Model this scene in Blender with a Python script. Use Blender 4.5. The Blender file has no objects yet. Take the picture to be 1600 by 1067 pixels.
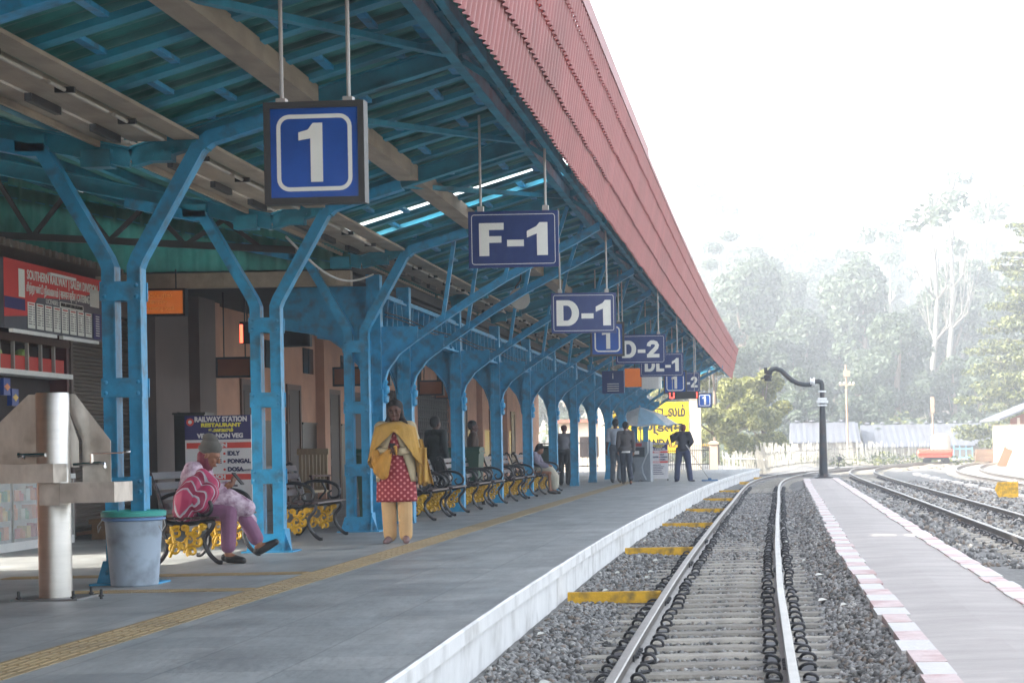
import bpy, bmesh, math, random
import numpy as np
from mathutils import Vector, Matrix, noise
R = math.radians
rnd = random.Random(7)
SC = bpy.context.scene
COL = SC.collection
# ---------------------------------------------------------------- camera, sky, sun
F = 3000.0; PX, PY = 1185.0, 690.0; ROLL = 0.018; CZ = 1.1
cam = bpy.data.cameras.new("camera"); camo = bpy.data.objects.new("camera", cam); COL.objects.link(camo)
cam.sensor_width = 36; cam.lens = F/1600*36
cam.shift_x = -(PX-800)/1600; cam.shift_y = (PY-533.5)/1600
cam.clip_start = .1; cam.clip_end = 4000
camo.location = (0, 0, CZ); camo.rotation_euler = (R(90), -ROLL, 0)
camo.rotation_euler = (Matrix.Rotation(R(90), 3, 'X') @ Matrix.Rotation(-ROLL, 3, 'Z')).to_euler()
cam.dof.use_dof = True; cam.dof.focus_distance = 26; cam.dof.aperture_fstop = 8.0
SC.camera = camo
def at(px, py, Y):
    "world point at distance Y seen at photo pixel (px,py)"
    u = (px-PX)/F; v = (PY-py)/F; c, s = math.cos(ROLL), math.sin(ROLL)
    return Vector(((c*u+s*v)*Y, Y, CZ+(-s*u+c*v)*Y))
SUN = Vector((-math.cos(R(31))*math.cos(R(-20)), math.cos(R(31))*math.sin(R(-20)), math.sin(R(31))))
w = bpy.data.worlds.new("World"); SC.world = w; w.use_nodes = True
nt = w.node_tree; bg = nt.nodes['Background']
sky = nt.nodes.new('ShaderNodeTexSky'); sky.sky_type = 'NISHITA'; sky.sun_disc = False
sky.sun_elevation = R(31); sky.sun_rotation = math.atan2(SUN.x, SUN.y) % (2*math.pi)
sky.dust_density = 4.0; sky.air_density = 1.0; sky.ozone_density = 1.0
hs = nt.nodes.new('ShaderNodeHueSaturation'); hs.inputs['Saturation'].default_value = .42; nt.links.new(sky.outputs[0], hs.inputs['Color']); nt.links.new(hs.outputs[0], bg.inputs[0]); bg.inputs[1].default_value = .15
sl = bpy.data.lights.new("sun", 'SUN'); sl.energy = 2.8; sl.angle = R(.5); sl.color = (1, .93, .82)
so = bpy.data.objects.new("sun", sl); COL.objects.link(so); so.rotation_euler = (-SUN).to_track_quat('-Z', 'Y').to_euler()
SC.view_settings.view_transform = 'Standard'; SC.view_settings.look = 'None'
SC.view_settings.exposure = 2.6; SC.view_settings.gamma = 1
SC.cycles.max_bounces = 8; SC.cycles.volume_bounces = 1; SC.cycles.transparent_max_bounces = 16
# ---------------------------------------------------------------- materials
MATS = {}
def s2l(c): return tuple((x/12.92 if x <= .04045 else ((x+.055)/1.055)**2.4) for x in c)
def M(name, col, rough=.6, metal=0, var=.12, scale=6, bump=0, bscale=None, col2=None, stain=None, stretch=None, spec=None, emit=None, trans=0, alpha=None):
    if name in MATS: return MATS[name]
    m = bpy.data.materials.new(name); m.use_nodes = True; MATS[name] = m
    n = m.node_tree.nodes; l = m.node_tree.links; b = n['Principled BSDF']
    b.inputs['Roughness'].default_value = rough; b.inputs['Metallic'].default_value = metal
    if spec is not None: b.inputs['Specular IOR Level'].default_value = spec
    tc = n.new('ShaderNodeTexCoord'); src = tc.outputs['Object']
    if stretch:
        mp = n.new('ShaderNodeMapping'); mp.inputs['Scale'].default_value = stretch; l.new(src, mp.inputs[0]); src = mp.outputs[0]
    nz = n.new('ShaderNodeTexNoise'); nz.inputs['Scale'].default_value = scale; nz.inputs['Detail'].default_value = 6; nz.inputs['Roughness'].default_value = .65
    l.new(src, nz.inputs['Vector'])
    r = n.new('ShaderNodeValToRGB'); l.new(nz.outputs['Fac'], r.inputs[0])
    c2 = col2 if col2 else tuple(min(1, x*(1+var)) for x in col)
    c1 = tuple(x*(1-var) for x in col)
    r.color_ramp.elements[0].position = .3; r.color_ramp.elements[1].position = .7
    r.color_ramp.elements[0].color = (*c1, 1); r.color_ramp.elements[1].color = (*c2, 1)
    out = r.outputs[0]
    if stain:
        sc, amt, sz = stain
        n2 = n.new('ShaderNodeTexNoise'); n2.inputs['Scale'].default_value = sz; n2.inputs['Detail'].default_value = 8; l.new(tc.outputs['Object'], n2.inputs['Vector'])
        r2 = n.new('ShaderNodeValToRGB'); r2.color_ramp.elements[0].position = .48; r2.color_ramp.elements[1].position = .72
        r2.color_ramp.elements[0].color = (0, 0, 0, 1); r2.color_ramp.elements[1].color = (amt, amt, amt, 1)
        l.new(n2.outputs['Fac'], r2.inputs[0])
        mx = n.new('ShaderNodeMix'); mx.data_type = 'RGBA'; l.new(r2.outputs[0], mx.inputs[0]); l.new(out, mx.inputs[6]); mx.inputs[7].default_value = (*sc, 1); out = mx.outputs[2]
    l.new(out, b.inputs['Base Color'])
    if bump:
        nb = n.new('ShaderNodeTexNoise'); nb.inputs['Scale'].default_value = bscale or scale*4; nb.inputs['Detail'].default_value = 5; l.new(src, nb.inputs['Vector'])
        bp = n.new('ShaderNodeBump'); bp.inputs['Strength'].default_value = bump; bp.inputs['Distance'].default_value = .02
        l.new(nb.outputs['Fac'], bp.inputs['Height']); l.new(bp.outputs[0], b.inputs['Normal'])
    if emit:
        b.inputs['Emission Color'].default_value = (*emit[0], 1); b.inputs['Emission Strength'].default_value = emit[1]
    if trans:
        t = n.new('ShaderNodeBsdfTranslucent'); l.new(out, t.inputs[0]); ms = n.new('ShaderNodeMixShader'); ms.inputs[0].default_value = trans
        o = n['Material Output']; l.new(b.outputs[0], ms.inputs[1]); l.new(t.outputs[0], ms.inputs[2]); l.new(ms.outputs[0], o.inputs[0])
    if alpha is not None: b.inputs['Alpha'].default_value = alpha
    return m
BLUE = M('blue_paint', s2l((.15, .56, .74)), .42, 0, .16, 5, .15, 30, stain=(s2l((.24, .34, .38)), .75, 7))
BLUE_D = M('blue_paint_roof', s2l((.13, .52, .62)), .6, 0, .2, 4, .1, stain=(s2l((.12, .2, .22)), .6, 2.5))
GREEN_SH = M('green_roof_sheet', s2l((.22, .52, .50)), .55, 0, .25, 2, stain=(s2l((.1, .16, .16)), .6, 1.5))
GREEN_TR = M('translucent_green_sheet', s2l((.20, .45, .41)), .4, 0, .25, 3, trans=.5)
RED_SH = M('red_fascia_sheet', s2l((.57, .32, .32)), .5, 0, .16, 1.2, stretch=(1, 5, .25), stain=(s2l((.44, .26, .25)), .6, .6))
BEIGE = M('beige_board', s2l((.60, .55, .48)), .6, 0, .15, 3, stretch=(3, .4, 3), stain=(s2l((.35, .3, .25)), .5, 2))
DARKM = M('dark_metal', (.02, .021, .022), .5, .2)
STEEL = M('stainless_steel', (.50, .485, .46), .3, 1, .1, 2.5, .12, 40, stretch=(1, 1, 8))
STEEL_P = M('steel_panel', (.58, .54, .49), .38, .75, .15, 5, .1, 30, stain=((.30, .27, .23), .7, 6), stretch=(1, 1, .4))
GREY_POLE = M('painted_grey_pole', (.35, .34, .32), .5)
SIGNBLUE = M('sign_blue', s2l((.05, .17, .40)), .3, 0, .1, 3, stain=(s2l((.25, .35, .5)), .18, 9), stretch=(6, 6, 1))
SIGNBLUE2 = M('lightbox_blue', s2l((.04, .28, .60)), .25, 0, .35, 1.2)
SIGNWHITE = M('sign_white', s2l((.86, .86, .83)), .4, 0, .05, 5)
WHITE = M('white_paint', (.72, .72, .70), .6, 0, .06, 4)
BLACK = M('black_iron', (.014, .014, .016), .35, .1, .3, 20)
GOLD = M('gold_paint', s2l((.80, .62, .12)), .38, .2, .2, 20)
SLAT = M('bench_slat_wood', s2l((.25, .19, .19)), .33, 0, .3, 4, .1, 30, stretch=(8, 1, 8))
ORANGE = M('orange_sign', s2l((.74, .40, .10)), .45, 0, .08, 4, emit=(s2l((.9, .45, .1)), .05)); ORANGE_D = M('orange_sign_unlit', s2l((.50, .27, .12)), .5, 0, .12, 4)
PINKWALL = M('pink_plaster', s2l((.74, .56, .46)), .8, 0, .08, 2.5, .1, 20, stain=(s2l((.5, .4, .36)), .4, 1.2))
GREYWALL = M('grey_plaster', s2l((.40, .35, .33)), .8, 0, .1, 2, .1, 20)
GRANITE = M('black_granite', s2l((.10, .11, .10)), .28, 0, .4, 30)
BROWN = M('brown_wood', s2l((.32, .20, .14)), .5, 0, .25, 4, .1, stretch=(6, 6, .6))
CREAMWOOD = M('cream_wood', s2l((.66, .58, .46)), .5, 0, .15, 5, stretch=(5, 5, .7))
GLASS = M('glass', (.9, .95, .95), .05, 0, 0, 5, alpha=.25)
# ---------------------------------------------------------------- tags and mesh builder
def tag(o, label=None, cat=None, group=None, kind=None):
    if label: o['label'] = label
    if cat: o['category'] = cat
    if group: o['group'] = group
    if kind: o['kind'] = kind
    return o
def root(name, loc, rz=0, label=None, cat=None, group=None):
    o = bpy.data.objects.new(name, None); o.empty_display_size = .2; COL.objects.link(o); o.location = loc; o.rotation_euler = (0, 0, rz)
    return tag(o, label, cat, group)
def copy_tree(o, parent=None):
    c = o.copy(); COL.objects.link(c); c.parent = parent
    for ch in o.children: copy_tree(ch, c)
    return c
class MB:
    def __init__(s): s.v = []; s.f = []; s.m = []; s.mi = 0
    def add(s, vs, fs):
        b = len(s.v); s.v += [tuple(p) for p in vs]; s.f += [tuple(i+b for i in f) for f in fs]; s.m += [s.mi]*len(fs); return s
    def box(s, x0, x1, y0, y1, z0, z1, mat=None):
        vs = [(x, y, z) for z in (z0, z1) for y in (y0, y1) for x in (x0, x1)]
        if mat is not None: vs = [mat @ Vector(p) for p in vs]
        return s.add(vs, [(0, 2, 3, 1), (4, 5, 7, 6), (0, 1, 5, 4), (2, 6, 7, 3), (0, 4, 6, 2), (1, 3, 7, 5)])
    def beam(s, a, b, wd, ht, up=(0, 0, 1)):
        a, b = Vector(a), Vector(b); d = (b-a).normalized(); sd = d.cross(Vector(up))
        if sd.length < 1e-4: sd = d.cross(Vector((0, 1, 0)))
        sd.normalize(); u = sd.cross(d)
        vs = [p+sd*i*wd/2+u*j*ht/2 for p in (a, b) for i, j in ((-1, -1), (1, -1), (1, 1), (-1, 1))]
        return s.add(vs, [(0, 3, 2, 1), (4, 5, 6, 7), (0, 1, 5, 4), (1, 2, 6, 5), (2, 3, 7, 6), (3, 0, 4, 7)])
    def channel(s, pts, wd, ht, t=.012, lat=(0, 1, 0), openup=1):
        "C section swept along a polyline: web + two lips; wd along lat, ht in the bending plane"
        lat = Vector(lat).normalized(); pts = [Vector(p) for p in pts]
        pr = [(-wd/2, -ht/2), (wd/2, -ht/2), (wd/2, -ht/2+t), (-wd/2+t, -ht/2+t), (-wd/2+t, ht/2-t), (wd/2, ht/2-t), (wd/2, ht/2), (-wd/2, ht/2)]
        return s.sweep(pts, pr, lat)
    def ibeam(s, pts, wd, ht, t=.014, lat=(0, 1, 0)):
        a, h = wd/2, ht/2; k = t/2
        pr = [(-a, -h), (a, -h), (a, -h+t), (k, -h+t), (k, h-t), (a, h-t), (a, h), (-a, h), (-a, h-t), (-k, h-t), (-k, -h+t), (-a, -h+t)]
        return s.sweep(pts, pr, lat)
    def sweep(s, pts, prof, lat=None, up=(0, 0, 1), cap=True):
        pts = [Vector(p) for p in pts]; n = len(pts); k = len(prof); vs = []
        for i, p in enumerate(pts):
            t0 = (pts[i]-pts[i-1]).normalized() if i else None; t1 = (pts[i+1]-pts[i]).normalized() if i < n-1 else None
            t = ((t0 or t1)+(t1 or t0)).normalized(); sc = 1/max(.5, t.dot(t1 or t0))
            if lat is not None: L = Vector(lat); U = L.cross(t).normalized()*sc
            else: L = t.cross(Vector(up)).normalized()*sc; U = L.cross(t).normalized()
            for a, b in prof: vs.append(p+L*a+U*b)
        fs = []
        for i in range(n-1):
            for j in range(k):
                q = (j+1) % k; fs.append((i*k+j, i*k+q, (i+1)*k+q, (i+1)*k+j))
        if cap: fs += [tuple(range(k))[::-1], tuple((n-1)*k+j for j in range(k))]
        return s.add(vs, fs)
    def tube(s, pts, r, n=8, cap=True):
        pts = [Vector(p) for p in pts]; rs = r if isinstance(r, (list, tuple)) else [r]*len(pts); vs = []; prev = None
        for i, p in enumerate(pts):
            t = (pts[min(i+1, len(pts)-1)]-pts[max(i-1, 0)])
            t = t.normalized() if t.length > 1e-9 else Vector((0, 0, 1))
            if prev is None:
                a = Vector((1, 0, 0)) if abs(t.x) < .8 else Vector((0, 1, 0)); u = t.cross(a).normalized()
            else: u = (prev-t*prev.dot(t)).normalized()
            prev = u; w_ = t.cross(u)
            for j in range(n):
                a = 2*math.pi*j/n; vs.append(p+(u*math.cos(a)+w_*math.sin(a))*rs[i])
        fs = [(i*n+j, i*n+(j+1) % n, (i+1)*n+(j+1) % n, (i+1)*n+j) for i in range(len(pts)-1) for j in range(n)]
        if cap: fs += [tuple(range(n))[::-1], tuple((len(pts)-1)*n+j for j in range(n))]
        return s.add(vs, fs)
    def stube(s, pts, rs, n=8):
        P = [Vector(p) for p in pts]; Q = [2*P[0]-P[1]]+P+[2*P[-1]-P[-2]]; rs = rs if isinstance(rs, list) else [rs]*len(P); o = []; r = []
        for i in range(1, len(Q)-2):
            for k in range(4):
                t = k/4; o.append(.5*((2*Q[i])+(Q[i+1]-Q[i-1])*t+(2*Q[i-1]-5*Q[i]+4*Q[i+1]-Q[i+2])*t*t+(3*Q[i]-Q[i-1]-3*Q[i+1]+Q[i+2])*t**3)); r.append(rs[i-1]*(1-t)+rs[i]*t)
        return s.tube(o+[P[-1]], r+[rs[-1]], n)
    def lathe(s, prof, c=(0, 0, 0), n=20, sx=1, sy=1, wob=0):
        vs = []; k = len(prof)
        for r, z in prof:
            for j in range(n):
                a = 2*math.pi*j/n; vs.append((c[0]+r*sx*math.cos(a), c[1]+r*sy*math.sin(a), c[2]+z))
        fs = [(i*n+j, i*n+(j+1) % n, (i+1)*n+(j+1) % n, (i+1)*n+j) for i in range(k-1) for j in range(n)]
        fs += [tuple(range(n))[::-1], tuple((k-1)*n+j for j in range(n))]
        return s.add(vs, fs)
    def ell(s, c, r, n=14, m=9, rot=None):
        vs = []; c = Vector(c)
        for i in range(m+1):
            th = math.pi*(i+.001)/(m+.002)
            for j in range(n):
                a = 2*math.pi*j/n; p = Vector((r[0]*math.sin(th)*math.cos(a), r[1]*math.sin(th)*math.sin(a), -r[2]*math.cos(th)))
                if rot: p = rot @ p
                vs.append(c+p)
        fs = [(i*n+j, i*n+(j+1) % n, (i+1)*n+(j+1) % n, (i+1)*n+j) for i in range(m) for j in range(n)]
        fs += [tuple(range(n))[::-1], tuple(m*n+j for j in range(n))]
        return s.add(vs, fs)
    def prism(s, poly, axis, a, b):
        "extrude 2D polygon: axis 'y' -> poly in (x,z); 'x' -> (y,z); 'z' -> (x,y)"
        f = {'y': lambda p, t: (p[0], t, p[1]), 'x': lambda p, t: (t, p[0], p[1]), 'z': lambda p, t: (p[0], p[1], t)}[axis]
        n = len(poly); vs = [f(p, a) for p in poly]+[f(p, b) for p in poly]
        fs = [tuple(range(n)), tuple(range(2*n-1, n-1, -1))]+[(j, j+n, (j+1) % n+n, (j+1) % n) for j in range(n)]
        return s.add(vs, fs)
    def mesh(s, name, off=(0, 0, 0), smooth=False):
        me = bpy.data.meshes.new(name); o = Vector(off)
        me.from_pydata([(p[0]-o[0], p[1]-o[1], p[2]-o[2]) for p in s.v], [], s.f)
        me.polygons.foreach_set('material_index', s.m)
        bm = bmesh.new(); bm.from_mesh(me); bmesh.ops.recalc_face_normals(bm, faces=bm.faces); bm.to_mesh(me); bm.free()
        if smooth:
            me.polygons.foreach_set('use_smooth', [True]*len(me.polygons))
            if smooth != 'all': me.set_sharp_from_angle(angle=R(40))
        return me
    def build(s, name, mats, parent=None, world=False, smooth=False, recalc=True):
        off = parent_loc(parent) if (parent is not None and world) else (0, 0, 0)
        me = s.mesh(name, off, smooth)
        for m in (mats if isinstance(mats, (list, tuple)) else [mats]): me.materials.append(m)
        o = bpy.data.objects.new(name, me); COL.objects.link(o)
        if parent is not None: o.parent = parent
        return o
def parent_loc(p):
    v = Vector(p.location)
    while p.parent: p = p.parent; v += Vector(p.location)
    return v
def struct(mb, name, mat, **k):
    o = mb.build(name, mat, **k); o['kind'] = 'structure'; return o
def part(name, mb, mat, parent, **k): return mb.build(name, mat, parent, **k)
def text(name, body, size, mat, parent, loc, rot=(R(90), 0, 0), bold=0, ext=.002, sx=1, align='CENTER', space=1, width=None, world=True):
    cu = bpy.data.curves.new(name, 'FONT'); cu.body = body; cu.size = size; cu.align_x = align; cu.align_y = 'CENTER'
    cu.extrude = ext; cu.offset = bold; cu.space_character = space; cu.resolution_u = 3; cu.space_line = .85
    t = bpy.data.objects.new(name+'_c', cu); COL.objects.link(t)
    dg = bpy.context.evaluated_depsgraph_get(); me = bpy.data.meshes.new_from_object(t.evaluated_get(dg))
    bpy.data.objects.remove(t); bpy.data.curves.remove(cu); me.name = name; me.materials.clear(); me.materials.append(mat)
    if width and len(me.vertices):
        xs = [v.co.x for v in me.vertices]; sx = width/(max(xs)-min(xs)+1e-6)
    o = bpy.data.objects.new(name, me); COL.objects.link(o)
    loc = Vector(loc)
    if parent is not None:
        if world: loc = loc-parent_loc(parent)
        o.parent = parent
    o.location = loc; o.rotation_euler = rot; o.scale = (sx, 1, 1)
    return o
def crom(P, step):
    "Catmull-Rom through points, resampled every step metres"
    P = [Vector((*p, 0)) if len(p) == 2 else Vector(p) for p in P]; Q = [2*P[0]-P[1]]+P+[2*P[-1]-P[-2]]; out = []
    for i in range(1, len(Q)-2):
        L = (Q[i+1]-Q[i]).length; n = max(4, int(L/.2))
        for k in range(n):
            t = k/n; out.append(.5*((2*Q[i])+(Q[i+1]-Q[i-1])*t+(2*Q[i-1]-5*Q[i]+4*Q[i+1]-Q[i+2])*t*t+(3*Q[i]-Q[i-1]-3*Q[i+1]+Q[i+2])*t**3))
    out.append(P[-1]); res = [out[0]]; acc = 0
    for a, b in zip(out, out[1:]):
        d = (b-a).length
        while acc+d >= step:
            a = a+(b-a).normalized()*(step-acc); res.append(a.copy()); d = (b-a).length; acc = 0
        acc += d
    return res
def lerp_tab(T, y):
    if y <= T[0][0]: return T[0][1]
    for (a, b), (c, d) in zip(T, T[1:]):
        if y <= c: return b+(d-b)*(y-a)/(c-a)
    return T[-1][1]
def smooth_tab(P, y0, y1, st=.5):
    c = crom([(x, y) for y, x in P], .25); tab = [(p.y, p.x) for p in c]; return tab
EDGE = smooth_tab([(-6, -1.62), (3, -1.68), (9, -1.755), (15, -1.82), (25, -1.82), (37, -1.63), (52, -1.28), (66, -.72), (79, 0.05)], 0, 80)
def edge(y): return lerp_tab(EDGE, y)
def colx(y): return -5.15+(.0003*(y-25)**2 if y > 25 else 0)
def fasx(y): return -1.96+(.00021*max(0, y-12)**2*.62)
ORD = ['first', 'second', 'third', 'fourth', 'fifth', 'sixth', 'seventh', 'eighth', 'ninth', 'tenth', 'eleventh', 'twelfth']
# ================================================================ SETTING: ground, ballast, platforms, tracks
def hill(x, y):
    t = max(0, min(1, (y-165)/220)); h = 21*t*t*(3-2*t)
    t2 = max(0, min(1, (y-330)/300)); h += 6*t2
    h *= 1+.15*math.sin(x*.02+1)+.1*math.sin(x*.05+y*.01)
    n = noise.noise(Vector((x*.02, y*.02, 3)))*3*t
    return -.5+h+n
mb = MB(); xs = [-900, -500, -300, -200, -140, -100, -70]+list(range(-50, 121, 10))+[150, 200, 300, 500, 900]
ys = [-300, -100, -40, 0, 40, 80, 120, 150]+list(range(165, 420, 12))+[450, 500, 600, 800, 1200, 1800]
mb.add([(x, y, hill(x, y)) for y in ys for x in xs], [(j*len(xs)+i, j*len(xs)+i+1, (j+1)*len(xs)+i+1, (j+1)*len(xs)+i) for j in range(len(ys)-1) for i in range(len(xs)-1)])
SAND = M('sandy_ground', (.19, .165, .13), .9, 0, .25, .8, .3, 6, stain=((.12, .13, .07), .7, .15))
struct(mb, 'ground', SAND)
# ballast bed sheet
BAL = M('ballast_stone', (.15, .148, .14), .9, 0, .35, 9, .8, 30, stain=((.07, .07, .07), .6, .8))
STONE = [M('ballast_grey', (.25, .248, .24), .9, 0, .4, 3), M('ballast_dark', (.10, .098, .095), .9, 0, .4, 3), M('ballast_pale', (.36, .35, .33), .9, 0, .3, 3), M('ballast_brown', (.20, .165, .135), .9, 0, .3, 3)]
IL = [(-6, .86), (12, .88), (22, .91), (32, 1.04), (44, 1.2), (56, 1.36), (67.6, 1.55)]
IR = [(-6, 2.2), (12, 2.24), (24, 2.31), (34, 2.41), (50, 2.57), (67.6, 2.75)]
il_ = lambda y: lerp_tab(IL, y); ir_ = lambda y: lerp_tab(IR, y)
def bedz(x, y):
    z = -.43+.012*noise.noise(Vector((x*3, y*3, 0)))
    e = edge(y); d = x-e
    if d < .9: z += .06*(1-d/.9)
    if x > 6: z -= .02
    if y > 17: z += min(.026, (y-17)*.0022)*(.6+.8*noise.noise(Vector((x*1.2, y*.7, 7)))+.4)
    if -.1 < x < 1.6 and y < 68:
        q = il_(y)-x
        if 0 < q < .45: z += .17*(1-q/.45)
    if 2.2 < x < 3.2: z += .10*(1-min(1, max(0, x-ir_(y))/.5))
    return z
mb = MB(); nx = 60; yy = []; y = -6
while y < 110: yy.append(y); y += .3 if y < 40 else 1.2
for y in yy:
    x0 = edge(y)-.05 if y < 79 else -6; x1 = 13
    for i in range(nx+1):
        x = x0+(x1-x0)*i/nx; mb.v.append((x, y, bedz(x, y)))
for j in range(len(yy)-1):
    for i in range(nx): a = j*(nx+1)+i; mb.f.append((a, a+1, a+nx+2, a+nx+1)); mb.m.append(0)
struct(mb, 'ballast_bed', BAL, smooth='all')
# loose stones (one object: nobody could count them)
def stones(n, xr, yfun, name, smin, smax, label, mats=STONE):
    base = np.array([(-1, -1, -.8), (1, -.8, -1), (.8, 1, -.7), (-.9, .9, -1), (-.7, -.9, .8), (.9, -.7, .7), (.7, .8, 1), (-.8, .7, .7)], float)*.6
    fc = np.array([(0, 2, 1), (0, 3, 2), (4, 5, 6), (4, 6, 7), (0, 1, 5), (0, 5, 4), (1, 2, 6), (1, 6, 5), (2, 3, 7), (2, 7, 6), (3, 0, 4), (3, 4, 7)])
    g = np.random.default_rng(5); V = np.zeros((n, 8, 3)); k = 0
    while k < n:
        y = yfun(g); lo, hi = xr(y); x = g.uniform(lo, hi); s = g.uniform(smin, smax)*(1 if y < 30 else 1.5)
        q = g.normal(size=4); q /= np.linalg.norm(q); a, b, c, d = q
        Rm = np.array([[1-2*(c*c+d*d), 2*(b*c-a*d), 2*(b*d+a*c)], [2*(b*c+a*d), 1-2*(b*b+d*d), 2*(c*d-a*b)], [2*(b*d-a*c), 2*(c*d+a*b), 1-2*(b*b+c*c)]])
        p = (base*(1+g.normal(size=(8, 3))*.18))*np.array([s, s*g.uniform(.6, 1), s*g.uniform(.5, .9)])
        V[k] = p@Rm.T+np.array([x, y, bedz(x, y)+s*.25]); k += 1
    me = bpy.data.meshes.new(name); me.vertices.add(n*8); me.vertices.foreach_set('co', V.reshape(-1))
    Fi = (fc[None]+(np.arange(n)*8)[:, None, None]).reshape(-1); nf = n*12
    me.loops.add(nf*3); me.loops.foreach_set('vertex_index', Fi); me.polygons.add(nf)
    me.polygons.foreach_set('loop_start', np.arange(nf)*3); me.polygons.foreach_set('loop_total', np.full(nf, 3))
    mi = np.repeat(g.choice(4, n, p=[.5, .27, .1, .13]), 12); me.polygons.foreach_set('material_index', mi)
    me.update(calc_edges=True); me.validate()
    for m in mats: me.materials.append(m)
    o = bpy.data.objects.new(name, me); COL.objects.link(o); tag(o, label, 'ballast', kind='stuff')
def yf(g): return 9+46*g.random()**1.9
stones(52000, lambda y: (edge(y)+.02, 1.0+max(0, (y-20)*.012)), yf, 'track_ballast', .022, .042, 'loose grey crushed stone ballast around the tracks')
stones(9000, lambda y: (2.35, 9.5), lambda g: 22+45*g.random()**1.2, 'yard_ballast', .03, .06, 'loose grey stone between the yard tracks on the right')
# main platform
PLAT = M('platform_paving', (.315, .325, .32), .5, 0, .22, 2.6, .35, 14, stretch=(1, .35, 1), stain=((.20, .205, .205), .8, 1.3))
n = PLAT.node_tree.nodes; l = PLAT.node_tree.links
br = n.new('ShaderNodeTexBrick'); br.inputs['Scale'].default_value = 1; br.inputs['Brick Width'].default_value = .6; br.inputs['Row Height'].default_value = .6; br.inputs['Mortar Size'].default_value = .004; br.offset = 0
br.inputs['Color1'].default_value = (1, 1, 1, 1); br.inputs['Color2'].default_value = (.80, .82, .84, 1); br.inputs['Mortar'].default_value = (.5, .5, .5, 1)
tc = [q for q in n if q.type == 'TEX_COORD'][0]; l.new(tc.outputs['Object'], br.inputs['Vector'])
pb = n['Principled BSDF']; src = pb.inputs['Base Color'].links[0].from_socket
mx = n.new('ShaderNodeMix'); mx.data_type = 'RGBA'; mx.blend_type = 'MULTIPLY'; mx.inputs[0].default_value = 1; l.new(src, mx.inputs[6]); l.new(br.outputs['Color'], mx.inputs[7]); l.new(mx.outputs[2], pb.inputs['Base Color'])
WALLW = M('whitewash', (.68, .68, .67), .8, 0, .08, 2.5, .3, 14, stain=((.38, .37, .35), .7, 3), stretch=(1, 2, .5))
yy = [-6+i*.5 for i in range(171)]
mb = MB(); mb.v = [p for y in yy for p in ((-14, y, 0), (edge(y)-.30, y, 0))]
mb.f = [(2*i, 2*i+1, 2*i+3, 2*i+2) for i in range(170)]; mb.m = [0]*170
b0 = len(mb.v); mb.box(-14, edge(79)-.3, 78.98, 79, -.5, -.002)
struct(mb, 'platform', PLAT)
mb = MB(); prof = [(0, -.004), (.30, 0), (.315, -.012), (.315, -.10), (.285, -.115), (.28, -.5), (0, -.5)]
vs = []
for y in yy:
    for a, z in prof: vs.append((edge(y)-.30+a-.015, y, z+.004+(rnd.random()*.004 if a > .28 else 0)))
k = len(prof); mb.add(vs, [(i*k+j, i*k+(j+1) % k, (i+1)*k+(j+1) % k, (i+1)*k+j) for i in range(len(yy)-1) for j in range(k)]+[tuple((len(yy)-1)*k+j for j in range(k))])
COPE = M('coping_stone', (.42, .43, .44), .6, 0, .12, 3, .3, 10, stain=((.27, .28, .29), .7, 2))
o = struct(mb, 'platform_edge', [WALLW, PLAT])
for p in o.data.polygons:
    if p.normal.z > .9: p.material_index = 1
# tactile strip
TACT = M('tactile_tile', s2l((.60, .52, .38)), .6, 0, .12, 2, .1, stain=(s2l((.45, .40, .32)), .5, 1.4))
def tx(y): return -3.88+(.00014*(y-25)**2 if y > 25 else 0)
mb = MB(); seg = [i*.3+4 for i in range(200)]
for y in seg:
    if y > 62: break
    mb.box(tx(y)-.16, tx(y)+.16, y, y+.29, .001, .005)
    if y < 26:
        for q in range(5): mb.box(tx(y)-.13+q*.055, tx(y)-.105+q*.055, y+.01, y+.28, .004, .010)
for i in range(9):
    x = -4.05-.3*(i+1)+.005
    for yb in (15.1, 17.0):
        if yb < 16 and i > 4: continue
        mb.box(x, x+.29, yb, yb+.3, .001, .005)
        if yb < 16:
            for a in range(5):
                for b in range(5): mb.lathe([(.011, .004), (.006, .009)], (x+.03+a*.057, yb+.03+b*.057, 0), 6)
        else:
            for q in range(5): mb.box(x+.01, x+.28, yb+.02+q*.055, yb+.045+q*.055, .004, .010)
t = struct(mb, 'tactile_paving', TACT)
# island platform with painted kerb stones
ISL = M('island_paving', (.35, .32, .30), .75, 0, .16, 1.3, .5, 12, stretch=(.6, 2.4, 1), stain=((.29, .26, .245), .7, 1.4))
il = lambda y: lerp_tab(IL, y); ir = lambda y: lerp_tab(IR, y)
mb = MB(); y = -4; ZI = -.22
ys_ = [-4+i*.4 for i in range(180)]; ys_ = [q for q in ys_ if q <= 67.6]
mb.v = [p for q in ys_ for p in ((il(q)+.2, q, ZI), ((il(q)+ir(q))/2, q, ZI+.015), (ir(q)-.2, q, ZI))]
mb.f = [f for i in range(len(ys_)-1) for f in ((3*i, 3*i+1, 3*i+4, 3*i+3), (3*i+1, 3*i+2, 3*i+5, 3*i+4))]; mb.m = [0]*len(mb.f)
struct(mb, 'island_platform', ISL)
KW = M('kerb_white', (.56, .545, .53), .75, 0, .1, 5, .4, 20, stain=((.42, .38, .36), .55, 5)); KP = M('kerb_pink', s2l((.76, .69, .68)), .75, 0, .12, 5, .4, 20, stain=(s2l((.6, .4, .38)), .6, 4))
KR = M('kerb_red_side', s2l((.60, .42, .40)), .8, 0, .2, 6, .4, 20)
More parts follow.
